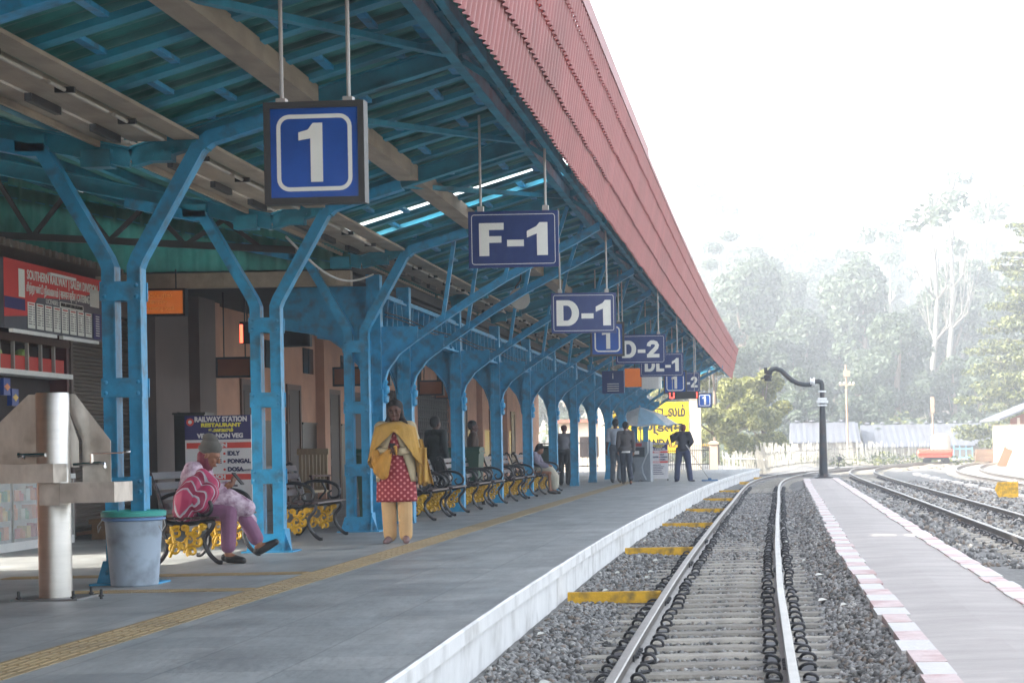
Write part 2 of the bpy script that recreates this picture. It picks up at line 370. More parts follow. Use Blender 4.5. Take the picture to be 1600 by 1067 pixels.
for side, nm in ((0, 'kerb'), (1, 'kerb_far')):
    mb = MB(); y = -3.0; i = 0
    while y < 67:
        L = .62; f = il if side == 0 else ir; x = f(y+.3); o = rnd.uniform(-.02, .02); dz = rnd.uniform(0, .006)
        x0, x1 = (x+o, x+.21+rnd.uniform(-.02, .02)) if side == 0 else (x-.21+o, x+o)
        mb.mi = i % 2; b = len(mb.v); fb = len(mb.f)
        mb.box(x0, x1, y, y+L-.006, -.47, ZI+.012+dz)
        y += L; i += 1
    struct(mb, nm if side == 0 else 'kerb', [KW, KP])
# ---------------------------------------------------------------- tracks
RAILM = M('rail_steel', (.16, .145, .135), .5, .7, .25, 4, .1); RAILTOP = M('rail_head_worn', (.36, .345, .32), .42, .8, .15, 3, stretch=(1, 1, 1))
SLEEP = M('sleeper_concrete', (.36, .335, .285), .9, 0, .28, 4, .9, 22, stain=((.13, .125, .115), .8, 4))
_n = SLEEP.node_tree.nodes; _l = SLEEP.node_tree.links; _oi = _n.new('ShaderNodeObjectInfo'); _mr = _n.new('ShaderNodeMapRange'); _mr.inputs[3].default_value = .7; _mr.inputs[4].default_value = 1.15
_l.new(_oi.outputs['Random'], _mr.inputs[0]); _mm = _n.new('ShaderNodeMix'); _mm.data_type = 'RGBA'; _mm.blend_type = 'MULTIPLY'; _mm.inputs[0].default_value = 1
_src = _n['Principled BSDF'].inputs['Base Color'].links[0].from_socket; _l.new(_src, _mm.inputs[6]); _l.new(_mr.outputs[0], _mm.inputs[7]); _l.new(_mm.outputs[2], _n['Principled BSDF'].inputs['Base Color'])
CLIP = M('clip_steel', (.06, .06, .065), .55, .5)
def make_track(P, label, y0, spacing=.53, ring=True, nmax=100, wornx=True):
    path = crom(P, .25); t = root('railway_track', (path[0].x, path[0].y, -.4), 0, label, 'railway track')
    prof = [(-.055, -.13), (.055, -.13), (.055, -.118), (.01, -.10), (.008, -.045), (.032, -.036), (.034, -.006), (.026, 0), (-.026, 0), (-.034, -.006), (-.032, -.036), (-.008, -.045), (-.01, -.10), (-.055, -.118)]
    prof = prof[::-1]
    pts = [p for p in path if p.y >= y0-3]
    for s in (-1, 1):
        q = []
        for i, p in enumerate(pts):
            d = (pts[min(i+1, len(pts)-1)]-pts[max(i-1, 0)]).normalized(); nrm = Vector((d.y, -d.x, 0))
            w_ = .006*noise.noise(Vector((p.x, p.y*.25, s*5)))
            q.append(p+nrm*(s*.53+w_)+Vector((0, 0, -.26)))
        m = MB(); m.sweep(q, prof); o = part('rail', m, [RAILM, RAILTOP], t, world=True)
        for p in o.data.polygons:
            if p.normal.z > .6 and p.center.z+parent_loc(t).z > -.30: p.material_index = 1
    sp = [p for p in crom(P, spacing) if p.y >= y0]
    sm = MB(); bx = [(-.95, 0), (-.95, .09), (-.9, .115), (.9, .115), (.95, .09), (.95, 0)]
    nx2 = 24; vs = []
    for i in range(nx2+1):
        x = -.95+1.9*i/nx2
        for yy2, zz in ((-.125, -.115), (-.118, -.02), (-.095, 0), (0, .002), (.095, 0), (.118, -.02), (.125, -.115)):
            q = noise.noise(Vector((x*4, yy2*9, zz*9)))*.012; vs.append((x, yy2+q, zz+q*.8*(zz > -.1)-(.012 if abs(x) > .93 else 0)))
    sm.add(vs, [(i*7+j, i*7+j+1, (i+1)*7+j+1, (i+1)*7+j) for i in range(nx2) for j in range(6)]+[tuple(range(7)), tuple(nx2*7+j for j in range(7))])
    sme = sm.mesh('sleeper'); sme.materials.append(SLEEP)
    cm = MB()
    for s in (0,):
        for q in (1,):
            cx = 0
            for dy in (-.02,):
                pts_ = [(cx+.052*math.cos(a), dy+.012*a, .032+.046*math.sin(a)) for a in [R(-60+i*30) for i in range(11)]]
                cm.tube([(a, b-(c-.01)*.7, c*.85) for a, b, c in pts_], .012, 6)
            cm.box(cx-.06, cx+.05, -.06, .06, 0, .016)
    cme = cm.mesh('rail_clip'); cme.materials.append(CLIP)
    rest = MB()
    for i, p in enumerate(sp):
        nx_ = sp[min(i+1, len(sp)-1)]; pv = sp[max(0, i-1)]; d = nx_-pv; a = math.atan2(d.y, d.x)-math.pi/2
        j = rnd.uniform(-.015, .015)
        if i < nmax:
            o = bpy.data.objects.new('sleeper', sme); COL.objects.link(o); o.parent = t; o.location = p+Vector((j, 0, -.385))-parent_loc(t); o.rotation_euler = (0, 0, a+j)
            if ring:
                for X in (-.645, -.415, .415, .645): c = bpy.data.objects.new('rail_clip', cme); COL.objects.link(c); c.parent = o; c.location = (X+rnd.uniform(-.006, .006), rnd.uniform(-.01, .01), 0); c.rotation_euler = (rnd.uniform(-.35, .25), rnd.uniform(-.2, .2), rnd.uniform(-.35, .35)); c.scale = (rnd.uniform(.78, .95),)*3
        else:
            mt = Matrix.Translation(p+Vector((0, 0, -.385))) @ Matrix.Rotation(a, 4, 'Z')
            rest.box(-.95, .95, -.1, .1, -.1, 0, mt)
    if rest.v: tag(part('far_sleepers', rest, SLEEP, t, world=True), kind='stuff')
    return t, path
P1 = [(-.35, -4), (-.35, 10), (-.345, 20), (-.23, 33), (-.08, 45), (.06, 57), (.32, 67), (.95, 76), (2.1, 84), (4.2, 93), (7.5, 104), (12, 117), (19, 133), (30, 152)]
TR1, path1 = make_track(P1, 'railway track curving right beside the white platform wall', 8.5)
make_track([(4.08, 10), (4.08, 25), (4.1, 45), (4.15, 70), (4.5, 84), (5.6, 95), (7.9, 104)], 'railway track running just right of the low island platform', 22)
make_track([(8.3, 40), (8.3, 60), (8.7, 78), (10.5, 95), (14, 112), (20, 128)], 'farthest track at the right, behind the yellow arrow board', 46, ring=False)
# fishplates on the near track
m = MB()
for y, s in ((13.2, -1), (17.6, -1), (22.9, -1), (28, -1), (21.5, 1), (12.4, 1)):
    x = lerp_tab([(p.y, p.x) for p in path1], y)+s*.53
    for q in (-1, 1):
        m.box(x+q*.012-.012*(q < 0), x+q*.012+.012*(q > 0)+0, y-.3, y+.3, -.365, -.30)
        for b in range(4): m.tube([(x+q*.02, y-.22+b*.145, -.335), (x+q*.05, y-.22+b*.145, -.335)], .013, 6)
part('fishplates', m, CLIP, TR1, world=True)
# yellow bars between wall and near rail
YEL = M('yellow_paint', s2l((.84, .65, .12)), .65, 0, .15, 6, .4, stain=(s2l((.42, .36, .22)), .8, 9))
first = None
for i, (px, py) in enumerate(((960, 922), (1038, 853.5), (1082, 815.5), (1104, 793.5), (1125, 777.5), (1142, 765), (1160, 752), (1180, 745))):
    v = at(px, py, 1); Y = 1.36/(CZ-v.z); Y = Y
    xr = lerp_tab([(p.y, p.x) for p in path1], Y)-.53-.05; xl = edge(Y)+.03
    m = MB(); m.beam((xl-Vector((0, 0, 0)).x, 0, 0), (xr, 0, 0), .07, .10)
    m.v = [(x-(xl+xr)/2, y, z+(.004*math.sin(x*9))) for x, y, z in m.v]
    m.prism([(-.035, -.05), (.035, -.05), (.028, .055), (-.028, .055)], 'x', -(xr-xl)/2, (xr-xl)/2)
    o = m.build('marker_bar', YEL); o.location = ((xl+xr)/2, Y, -.325); o.rotation_euler = (0, 0, rnd.uniform(-.015, .015))
    tag(o, f'{ORD[i]} yellow painted bar, counted from the near end, between the platform wall and rail', 'marker bar', 'yellow bars between platform wall and rail')
# ================================================================ CANOPY
def fx(y): return fasx(y)+1.96
def zr(x): return 5.16+.3*x
VX = -5.25
can = root('platform_canopy', (VX, 0, 0), 0, 'long butterfly canopy with blue framing, green sheeting and red corrugated fascia over the platform', 'canopy')
m = MB()
per = .19; Ys = np.arange(-5, 81, per/6)
def sheet(x0, x1, fz, y0, y1, mb):
    q = [y for y in Ys if y0 <= y <= y1]; b = len(mb.v)
    for y in q:
        dz = .018*math.sin(2*math.pi*y/per)
        for i in range(2):
            x = (x0, x1)[i]
            if i == 1 and x1 > -4: x = x1+fx(y)
            mb.v.append((x, y, fz(x if not (i == 1 and x1 > -4) else x1)+dz))
    for i in range(len(q)-1): mb.f.append((b+2*i, b+2*i+1, b+2*i+3, b+2*i+2)); mb.m.append(0)
lw = lambda x: 3.80+.22*(VX-x)
sheet(-5.2, -1.98, lambda x: zr(x)+.20, -5, 23.75, m); sheet(-5.55, -1.98, lambda x: zr(x)+.20, 24.25, 80, m)
part('right_roof_sheet', m, GREEN_SH, can, world=True, smooth='all')
m = MB(); sheet(-12.5, -5.3, lw, -5, 25.9, m); part('left_roof_sheet', m, GREEN_SH, can, world=True, smooth='all')
MAINY = [6.8, 11.5, 16.2, 20.9, 25.6]; ARC = [28.2+4.7*i for i in range(11)]
RAFT = [2.1]+MAINY+ARC[1:]+[79.9, 84]
for y in RAFT:
    e = fx(y); m = MB(); c = colx(y)-.1
    m.ibeam([(c, y, zr(-5.25)), (-2.45+e, y, zr(-2.45))], .12, .17)
    if y < 40:
        for X in (-5.0, -4.7): m.box(X-.11, X+.11, y-.075, y+.075, zr(X)-.11, zr(X)-.03)
    if y < 26:
        m.ibeam([(c, y, zr(-5.25)), (-12.3, y, zr(-5.25)+.22*7.05)], .12, .17)
        m.box(-5.65, -5.4, y-.08, y+.08, zr(-5.25)-.08, zr(-5.25)+.07); m.box(-6.2, -5.95, y-.08, y+.08, zr(-5.25)+.06, zr(-5.25)+.2)
    for q in range(5):
        X = -5.05+q*.09
        m.tube([(X, y-.062, zr(X)-.045), (X, y-.085, zr(X)-.045)], .016, 6)
    # outrigger to the fascia
    m.beam((-2.5+e, y, zr(-2.5)+.02), (-1.99+e, y, 4.62), .08, .08); m.beam((-2.5+e, y, zr(-2.5)-.02), (-2.02+e, y, 4.08), .05, .05); m.beam((-2.02+e, y, 4.05), (-1.80+e, y, 5.2), .05, .05)
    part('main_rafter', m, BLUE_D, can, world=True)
y = 5.0; n = 0; rows = []
while y < 80 and n < 100:
    if min(abs(y-q) for q in RAFT) > .25:
        m = MB(); m.beam((colx(y)+.35, y, zr(-4.85)+.10), (-2.4+fx(y), y, zr(-2.4)+.10), .15, .05)
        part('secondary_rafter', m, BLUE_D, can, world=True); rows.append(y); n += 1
    y += .775
NG = 0; far_ng = MB()
for a, b in zip(RAFT, RAFT[1:]):
    ys2 = [a]+[r for r in rows if a < r < b]+[b]
    for i, (p, q) in enumerate(zip(ys2, ys2[1:])):
        for X in (-4.55, -3.75, -2.95):
            X += .28*(i % 2); m = MB() if NG < 100 else far_ng; m.beam((X+fx(p), p+.05, zr(X)+.115), (X+fx(q), q-.05, zr(X)+.115), .07, .035); NG += a > 5
            if m is not far_ng: part('nogging', m, BLUE, can, world=True)
    # wind braces
    if a > 5:
        m = MB(); e = fx(a); e2 = fx(b)
        m.beam((-3.9+e, a+.1, zr(-3.9)-.02), (-2.55+e2, b-.1, zr(-2.55)-.0), .09, .05); part('brace', m, BLUE_D, can, world=True)
tag(part('far_noggings', far_ng, BLUE, can, world=True), kind='stuff')
# left wing purlins and trusses
for a in range(0, 8):
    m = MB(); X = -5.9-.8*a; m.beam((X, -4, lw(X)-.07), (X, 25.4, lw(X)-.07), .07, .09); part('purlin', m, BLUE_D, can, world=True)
for yq in (22.6,):
    m = MB(); m.beam((-5.4, yq, 3.45), (-12, yq, 3.9), .06, .08)
    for i in range(7):
        X = -5.8-i*.9; z0 = 3.45+.068*(-5.4-X); m.beam((X, yq, z0), (X-.45, yq, lw(X)-.1), .04, .05); m.beam((X-.45, yq, lw(X)-.1), (X-.9, yq, z0+.06), .04, .05)
    part('tie_truss', m, DARKM, can, world=True)
# edge beam, polylines following the curve
YL = [-4+i*2.35 for i in range(40)]; YL = [q for q in YL if q <= 88]+[88]
def along(X, z, w_, h_, name, mat, y0=-4, y1=88, f=fx, ib=False):
    m = MB(); q = [y0]+[k for k in YL if y0 < k < y1]+[y1]
    pts = [(X+f(k), k, z) for k in q]
    if ib: m.ibeam(pts, w_, h_, .012, lat=(1, 0, 0))
    else: m.sweep(pts, [(-w_/2, -h_/2), (w_/2, -h_/2), (w_/2, h_/2), (-w_/2, h_/2)], lat=(1, 0, 0))
    return part(name, m, mat, can, world=True)
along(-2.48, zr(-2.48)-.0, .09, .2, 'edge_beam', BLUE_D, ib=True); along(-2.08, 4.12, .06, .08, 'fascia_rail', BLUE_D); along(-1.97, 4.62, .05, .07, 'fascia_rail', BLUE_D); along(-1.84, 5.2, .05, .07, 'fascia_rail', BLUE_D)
fc = lambda y: colx(y)+5.15
# gutter with tube lights, in bays
for X, z, w_, tubes in ((-5.08, 3.72, .86, True), (-3.75, zr(-3.75)-.04, .22, False)):
    for a, b in zip([-4]+RAFT, RAFT):
        m = MB(); f = fc if tubes else fx
        if tubes:
            o = f(a); m.box(X-w_/2+o, X-.2+o, a+.08, b-.08, z, z+.03); m.box(X-.14+o, X+.16+o, a+.08, b-.08, z-.01, z+.03); m.box(X+.22+o, X+w_/2+o, a+.08, b-.08, z, z+.03); m.box(X-w_/2+o, X-w_/2+.03+o, a+.08, b-.08, z-.05, z)
        else: o = f(a); m.box(X-w_/2+o, X+w_/2+o, a+.08, b-.08, z, z+.05); m.box(X+w_/2-.02+o, X+w_/2+o, a+.08, b-.08, z+.05, z+.16)
        part('gutter_board' if tubes else 'cable_tray', m, BEIGE, can, world=True)
        if tubes and b < 60 and a > 4:
            m = MB(); k = a+.5
            while k+1.25 < b:
                m.tube([(X+.19+o, k, z-.03), (X+.19+o, k+1.2, z-.03)], .016, 8); m.mi = 1
                m.box(X+.12+o, X+.26+o, k+.3, k+.33, z-.05, z-.01); m.box(X-.17+o, X-.12+o, k+.5, k+1.1, z-.07, z-.01); m.mi = 0; k += 1.35
            if m.v: part('tube_light', m, [M('tube_dusty', s2l((.62, .60, .56)), .5), DARKM], can, world=True)
# red corrugated fascia, three lapped rows and capping
per = .19
def fas_row(z0, z1, o0, o1, y0=-4, y1=88, name='fascia_row', amp=.02):
    m = MB(); ys = np.arange(y0, y1, per/8 if y1 < 45 else per/6)
    for y in ys:
        d = amp*math.sin(2*math.pi*y/per); sg = .022*noise.noise(Vector((0, y*.7, z0)))
        for z, o in ((z0, o0), (z1, o1)): m.v.append((fasx(y)+o+d, y, z+sg+.006*math.sin(y*5)))
    for i in range(len(ys)-1): m.f.append((2*i, 2*i+1, 2*i+3, 2*i+2)); m.m.append(0)
    part(name, m, RED_SH, can, world=True, smooth='all')
for a, b in ((-4, 42), (42, 88)):
    fas_row(4.00, 4.42, .045, .115, a, b); fas_row(4.36, 4.78, .14, .20, a, b); fas_row(4.72, 5.12, .225, .285, a, b); fas_row(5.08, 5.34, .31, .35, a, b)
m = MB()
for a, b, h in ((-4, 28.6, .10), (28.6, 80, 0), (80, 88, -.04)):
    q = [a]+[k for k in YL if a < k < b]+[b]
    m.sweep([(fasx(k)+.34, k, 5.35+h/2) for k in q], [(-.05, -.03-h/2), (.03, -.05-h/2), (.03, .03+h/2), (-.05, .03+h/2)], lat=(1, 0, 0))
part('fascia_capping', m, RED_SH, can, world=True)
m = MB(); m.prism([(fasx(88)+.02, 4.0), (fasx(88)+.36, 5.34), (fasx(88)-.05, 5.34), (fasx(88)-.3, 4.5)], 'y', 88, 88.03); part('fascia_end', m, RED_SH, can, world=True)
# end wall of translucent sheet at the step, and roof lights left of it
m = MB(); xs = np.arange(-12, -5.35, .035)
for x in xs:
    d = .02*math.sin(2*math.pi*x/.18)
    m.v += [(x, 25.55+d, 3.5), (x, 25.55+d, lw(x)-.03)]
for i in range(len(xs)-1): m.f.append((2*i, 2*i+1, 2*i+3, 2*i+2)); m.m.append(0)
o = m.build('translucent_end_wall', GREEN_TR, smooth='all'); 
o.name = 'translucent_sheet_wall'; tag(o, 'pale green translucent corrugated sheets closing the gable above the stall', 'wall')
# ================================================================ COLUMNS
def arm_pts(s, near=False):
    o = .108*s
    return [(o, 0, 0), (o, 0, 2.66), (o+.03*s, 0, 2.74), (s*.66, 0, 3.66), (s*.76, 0, 3.74 if s > 0 else 3.66), (s*1.5, 0, 3.74+.22 if s > 0 else 3.82)]
def ycolumn(y, label, first):
    if first is not None:
        c = copy_tree(first); c.location = (colx(y)-.18, y, 0); c['label'] = label; return c
    r = root('iron_column', (colx(y)-.18, y, 0), 0, label, 'column', 'blue paired-channel columns with Y arms')
    for s in (-1, 1):
        p = arm_pts(s)
        m = MB(); m.sweep(p, [(-.08, -.055), (.08, -.055), (.08, -.04), (-.062, -.04), (-.062, .04), (.08, .04), (.08, .055), (-.08, .055)], lat=(0, 1, 0))
        m.beam((.108*s+.055, -.085, .0), (.108*s+.055, -.085, 2.66), .014, .03)
        part('channel', m, BLUE, r)
    for z in (.82, 1.65, 2.46):
        m = MB(); m.box(-.172, .172, -.10, -.082, z-.08, z+.08); m.box(-.172, .172, .082, .10, z-.08, z+.08)
        for a in (-.135, .135):
            for b in (-.045, .045): m.lathe([(.019, 0), (.015, .008), (.006, .012)], (0, 0, 0), 8); k = 24; m.v[-k:] = [(a+p[0], -.10-p[2], z+b+p[1]) for p in m.v[-k:]]
        part('batten_plate', m, BLUE, r)
    m = MB(); m.prism([(-.24, 0), (.26, 0), (.19, .2), (-.18, .2)], 'y', -.11, -.09); m.box(-.27, .29, -.2, .2, 0, .015); m.prism([(-.2, .015), (.2, .015), (.1, .25), (-.1, .25)], 'x', .17, .185)
    for a in (-.15, .15): m.ell((a, -.115, .1), (.018, .01, .018), 8, 5)
    part('base_plate', m, BLUE, r); return r
f0 = None
LABS = {6.8: 'blue double-channel column at the near end, mostly out of frame', 11.5: 'nearest blue Y column, only its slanted upper arm crossing the top left corner', 16.2: 'blue Y-armed iron column directly behind the white bin', 20.9: 'blue Y-armed iron column just right of the seated woman', 25.6: 'blue Y-armed iron column standing left of the walking woman, beside the first solid column'}
for y in MAINY:
    if y < 10: continue
    f0 = ycolumn(y, LABS[y], f0) if f0 else ycolumn(y, LABS[y], None)
# base point is shared; arcade columns
BR = [(.06, 1.75), (.075, 1.95), (.14, 2.16), (.30, 2.38), (.56, 2.57), (.9, 2.80), (1.3, 3.06), (1.75, 3.33), (2.3, 3.62), (2.75, 3.85), (3.05, 4.02)]
def acolumn(y, label, first, grp='solid blue arcade columns with curved brackets'):
    if first is not None:
        c = copy_tree(first); c.location = (colx(y), y, 0); c['label'] = label; return c
    r = root('arcade_column', (colx(y), y, 0), 0, label, 'column', grp)
    m = MB(); m.box(-.12, .065, -.09, .09, 0, 3.45); m.box(-.12, -.05, -.10, -.09, .0, 3.3)
    m.prism([(-.16, 0), (.10, 0), (.07, .22), (-.12, .22)], 'y', -.11, -.0905)
    for i in range(16):
        for s in (-.085, .04): m.ell((s, -.093-.009*(s < 0), .3+i*.2), (.012, .008, .012), 6, 4)
    part('shaft', m, BLUE, r)
    m = MB(); m.box(.0655, .085, -.11, .11, 0, 1.9); part('flange', m, BLUE, r)
    m = MB(); m.tube([(.09, 0, 1.72), (.10, 0, 1.74), (.10, 0, 1.80), (.085, 0, 1.83), (.105, 0, 1.87), (.105, 0, 1.93), (.09, 0, 1.96), (.10, 0, 2.0), (.09, 0, 2.04)], [.03, .05, .05, .035, .055, .055, .035, .045, .03], 10); part('capital', m, BLUE, r, smooth=True)
    m = MB(); m.sweep([(a, 0, b) for a, b in BR], [(-.06, -.01), (.06, -.01), (.06, .01), (-.06, .01)], lat=(0, 1, 0)); part('curved_bracket', m, BLUE, r)
    m = MB(); m.prism([(a-.01, b+.01) for a, b in BR[:5]]+[(.56, 2.75), (.066, 2.75)], 'y', -.008, .008)
    m.prism([(a, b+.01) for a, b in BR[4:]]+[(a, b+.11) for a, b in BR[4:]][::-1], 'y', -.008, .008); part('bracket_web', m, BLUE, r)
    m = MB(); lb = [(-.13, 1.8), (-.16, 2.0), (-.24, 2.22), (-.4, 2.42), (-.62, 2.58), (-.9, 2.68), (-1.3, 2.74)]
    m.sweep([(a, 0, b) for a, b in lb], [(-.05, -.01), (.05, -.01), (.05, .01), (-.05, .01)], lat=(0, 1, 0)); m.prism([(a, b+.01) for a, b in lb]+[(-1.3, 3.3), (-.121, 3.3)], 'y', -.008, .008); part('rear_bracket', m, BLUE, r)
    for a, b, dx in ((.9, 2.83, .12), (1.75, 3.36, .12)):
        m = MB(); m.beam((a, 0, b), (a+dx+.05, 0, zr(a+dx-5.1)-.04), .07, .05); part('strut', m, BLUE, r)
    m = MB(); m.beam((2.4, 0, 3.7), (2.62, 0, zr(2.6-5.15)-.05), .06, .05); part('strut', m, BLUE, r)
    return r
g0 = acolumn(28.2, 'first solid blue arcade column, right behind the walking woman', None)
for i, y in enumerate(ARC[1:]):
    acolumn(y, f'{ORD[i+1]} solid blue arcade column, counted from the one behind the walking woman', g0)
c = acolumn(26.05, 'wide solid blue column abutting the far side of the third Y column', g0)
# lattice girders
lg = None; GY = [(26.1, 28.1)]+[(a+.1, a+4.6) for a in ARC[:-1]]
def girder(L, label):
    r = root('lattice_girder', (0, 0, 2.7), 0, label, 'girder', 'blue lattice girders above the arcade columns')
    for z, n in ((.04, 'bottom_chord'), (.50, 'top_chord')):
        m = MB(); m.box(-.06, .06, 0, L, z-.03, z); m.box(-.01, .01, 0, L, z, z+.05)
        part(n, m, BLUE, r)
    n = max(5, int(L/.42))
    for i in range(n):
        y = .12+(L-.3)*i/(n-1); m = MB(); m.beam((0, y, .05), (0, y+(.16 if i < n/2 else -.16), .5), .085, .03, up=(0, 1, 0)); part('lattice_bar', m, BLUE, r)
    m = MB(); m.box(-.04, .04, -.1, .08, .0, .6)
    for i in range(6):
        for s in (-.02, .02): m.ell((.045, s, .06+i*.09), (.01, .014, .014), 6, 4)
    part('splice_plate', m, BLUE, r); return r
g = girder(2.0, 'short lattice girder between the wide solid column and the column behind the walking woman'); g.location = (colx(26)-.02, 26.1, 2.7)
g = girder(4.5, 'first full lattice girder of the arcade, counted from the near end'); g.location = (colx(30), 28.3, 2.7); g1 = g
for i, y in enumerate(ARC[1:-1]):
    c = copy_tree(g1); c.location = (colx(y+2), y+.1, 2.7); c['label'] = f'{ORD[i+1]} full lattice girder of the arcade, counted from the near end'
# ================================================================ HANGING SIGNS
def ribbon(m, P, w_, y0, y1):
    "thick flat stroke along a polyline in x,z"
    n = len(P); A = []; B = []
    for i, p in enumerate(P):
        a = P[max(i-1, 0)]; b = P[min(i+1, n-1)]; dx, dz = b[0]-a[0], b[1]-a[1]; L = math.hypot(dx, dz); nx_, nz = -dz/L*w_/2, dx/L*w_/2
        A.append((p[0]+nx_, p[1]+nz)); B.append((p[0]-nx_, p[1]-nz))
    vs = [(x, y, z) for y in (y0, y1) for x, z in A+B]; k = 2*n
    m.add(vs, [(i, i+1, n+i+1, n+i) for i in range(n-1)]+[(k+i, k+n+i, k+n+i+1, k+i+1) for i in range(n-1)]+[(i, k+i, k+i+1, i+1) for i in range(n-1)]+[(n+i, n+i+1, k+n+i+1, k+n+i) for i in range(n-1)]+[(0, n, k+n, k), (n-1, k+n-1, k+2*n-1, 2*n-1)])
def block_text(body, h, width, mat, parent, y):
    "heavy poster capitals drawn as strokes; each letter one mesh part"
    W = {'F': .62, 'D': .78, 'L': .60, '1': .52, '2': .68, '-': .42}; gap = .08; tot = sum(W[c] for c in body)+gap*(len(body)-1); sx = width/(tot*h); x = -tot/2
    for c in body:
        m = MB(); w_ = W[c]; s = .25; y0, y1 = y-.003, y; q = lambda P: [(((x+a)*h*sx), (b-.5)*h) for a, b in P]
        if c == 'F': m.prism(q([(0, 0), (s, 0), (s, .40), (w_-.06, .40), (w_-.06, .60), (s, .60), (s, .79), (w_, .79), (w_, 1), (0, 1)]), 'y', y0, y1)
        elif c == 'L': m.prism(q([(0, 0), (w_, 0), (w_, .22), (s, .22), (s, 1), (0, 1)]), 'y', y0, y1)
        elif c == '-': m.prism(q([(0, .28), (w_, .28), (w_, .48), (0, .48)]), 'y', y0, y1)
        elif c == '1': m.prism(q([(w_-s-.02, 0), (w_, 0), (w_, 1), (w_-.2, 1), (w_-.28, .88), (0, .74), (0, .54), (w_-s-.02, .66)]), 'y', y0, y1)
        elif c == 'D':
            O = [(.0, 0), (.38, 0)]+[(.38+.40*math.cos(a), .5+.5*math.sin(a)) for a in [R(-80+i*16) for i in range(11)]]+[(.38, 1), (0, 1)]
            I = [(.24, .21), (.36, .21)]+[(.36+.17*math.cos(a), .5+.29*math.sin(a)) for a in [R(-80+i*16) for i in range(11)]]+[(.36, .79), (.24, .79)]
            O, I = q(O), q(I); n = len(O); vs = [(a, yy_, b) for yy_ in (y0, y1) for a, b in O+I]; k = 2*n
            m.add(vs, [(i, (i+1) % n, n+(i+1) % n, n+i) for i in range(n)]+[(k+i, k+n+i, k+n+(i+1) % n, k+(i+1) % n) for i in range(n)]+[(i, k+i, k+(i+1) % n, (i+1) % n) for i in range(n)]+[(n+i, n+(i+1) % n, k+n+(i+1) % n, k+n+i) for i in range(n)])
        elif c == '2':
            P = [(.10, .66), (.13, .80), (.24, .885), (.36, .89), (.50, .84), (.56, .71), (.52, .58), (.38, .42), (.24, .28), (.13, .13)]
            ribbon(m, q(P), .22*h*sx, y0, y1); m.prism(q([(0, 0), (w_, 0), (w_, .21), (0, .21)]), 'y', y0-.001, y1)
        part('letter', m, mat, parent); x += w_+gap
def sign(name, X, Y, z, w_, h_, body, label, fs, yaw=0, kind='panel', roofz=None, cat='sign', group=None, bold=.012, tw=None):
    r = root(name, (X, Y, z), yaw, label, cat, group); d = .07 if kind == 'box' else .025
    m = MB(); m.box(-w_/2, w_/2, -d/2, d/2, -h_/2, h_/2); part('panel', m, SIGNBLUE2 if kind == 'box' else SIGNBLUE, r)
    if kind == 'box':
        m = MB(); t = .045
        for a in ((-w_/2-t*.5, -w_/2, -h_/2-t*.5, h_/2+t*.5), (w_/2, w_/2+t*.5, -h_/2-t*.5, h_/2+t*.5), (-w_/2, w_/2, h_/2, h_/2+t*.5), (-w_/2, w_/2, -h_/2-t*.5, -h_/2)): m.box(a[0], a[1], -d/2-.012, d/2+.012, a[2], a[3])
        for a in ((-w_/2, -w_/2+.018, -h_/2, h_/2), (w_/2-.018, w_/2, -h_/2, h_/2), (-w_/2+.018, w_/2-.018, h_/2-.018, h_/2), (-w_/2+.018, w_/2-.018, -h_/2, -h_/2+.018)): m.box(a[0], a[1], -d/2-.010, -d/2-.001, a[2], a[3])
        part('frame', m, GREYF, r)
    # rounded border line
    m = MB(); ins = .045 if kind == 'box' else .02; rr = .08 if kind == 'box' else .03; a, b = w_/2-ins-.012, h_/2-ins-.012; tw_ = .026 if kind == 'box' else .006
    P = []
    for cx, cy, a0 in ((a-rr, b-rr, 0), (-a+rr, b-rr, 90), (-a+rr, -b+rr, 180), (a-rr, -b+rr, 270)):
        for k in range(7): t = R(a0+k*15); P.append((cx, cy, math.cos(t), math.sin(t), rr))
    n = len(P); yf_ = -d/2-.003
    vs = [(p[0]+p[2]*p[4], yf_, p[1]+p[3]*p[4]) for p in P]+[(p[0]+p[2]*(p[4]-tw_), yf_, p[1]+p[3]*(p[4]-tw_)) for p in P]
    m.add(vs, [(i, (i+1) % n, (i+1) % n+n, i+n) for i in range(n)]); part('border', m, SIGNWHITE, r)
    if body: block_text(body, fs, tw, SIGNWHITE, r, -d/2-.001)
    rz_ = roofz or zr(X-fx(Y))
    m = MB()
    for s in (-1, 1):
        m.tube([(s*w_*.36, 0, h_/2), (s*w_*.36, 0, rz_-z)], .013, 8); m.box(s*w_*.36-.03, s*w_*.36+.03, -.03, .03, h_/2, h_/2+.05)
    part('hanger_rods', m, GREY_POLE, r); return r
GREYF = M('sign_frame_grey', (.045, .045, .045), .5, .3)
def one(px, py, Y, wpx, lab, **k):
    v = at(px, py, Y); W = wpx/F*Y
    r = sign('platform_number_sign', v.x, Y, v.z, W-.04, W-.04, '', lab, .1, kind='box', cat='platform sign', group='hanging square signs with a white figure 1', **k)
    # a plain stroke figure one
    s = W; m = MB(); o = .04
    m.prism([(-.01*s, .29*s), (.085*s, .29*s), (.085*s, -.29*s), (-.035*s, -.29*s), (-.035*s, .14*s), (-.155*s, .12*s), (-.155*s, .20*s), (-.06*s, .225*s)], 'y', -o, -o-.004)
    part('lettering', m, SIGNWHITE, r)
    for c in [c for c in r.children if c.name.startswith('panel')]: pass
    return r
one(494, 240, 12.0, 158, 'largest blue square sign with white 1, hanging nearest the camera', yaw=R(-4))
one(949, 530, 35.4, 53, 'blue square sign with white 1 hanging behind the D-1 board', yaw=R(3))
one(1055, 597, 53.5, 36, 'blue square sign with white 1 hanging below the DL-1 board')
one(1101, 625.5, 82, 23, 'smallest blue square sign with white 1 hanging at the far canopy end')
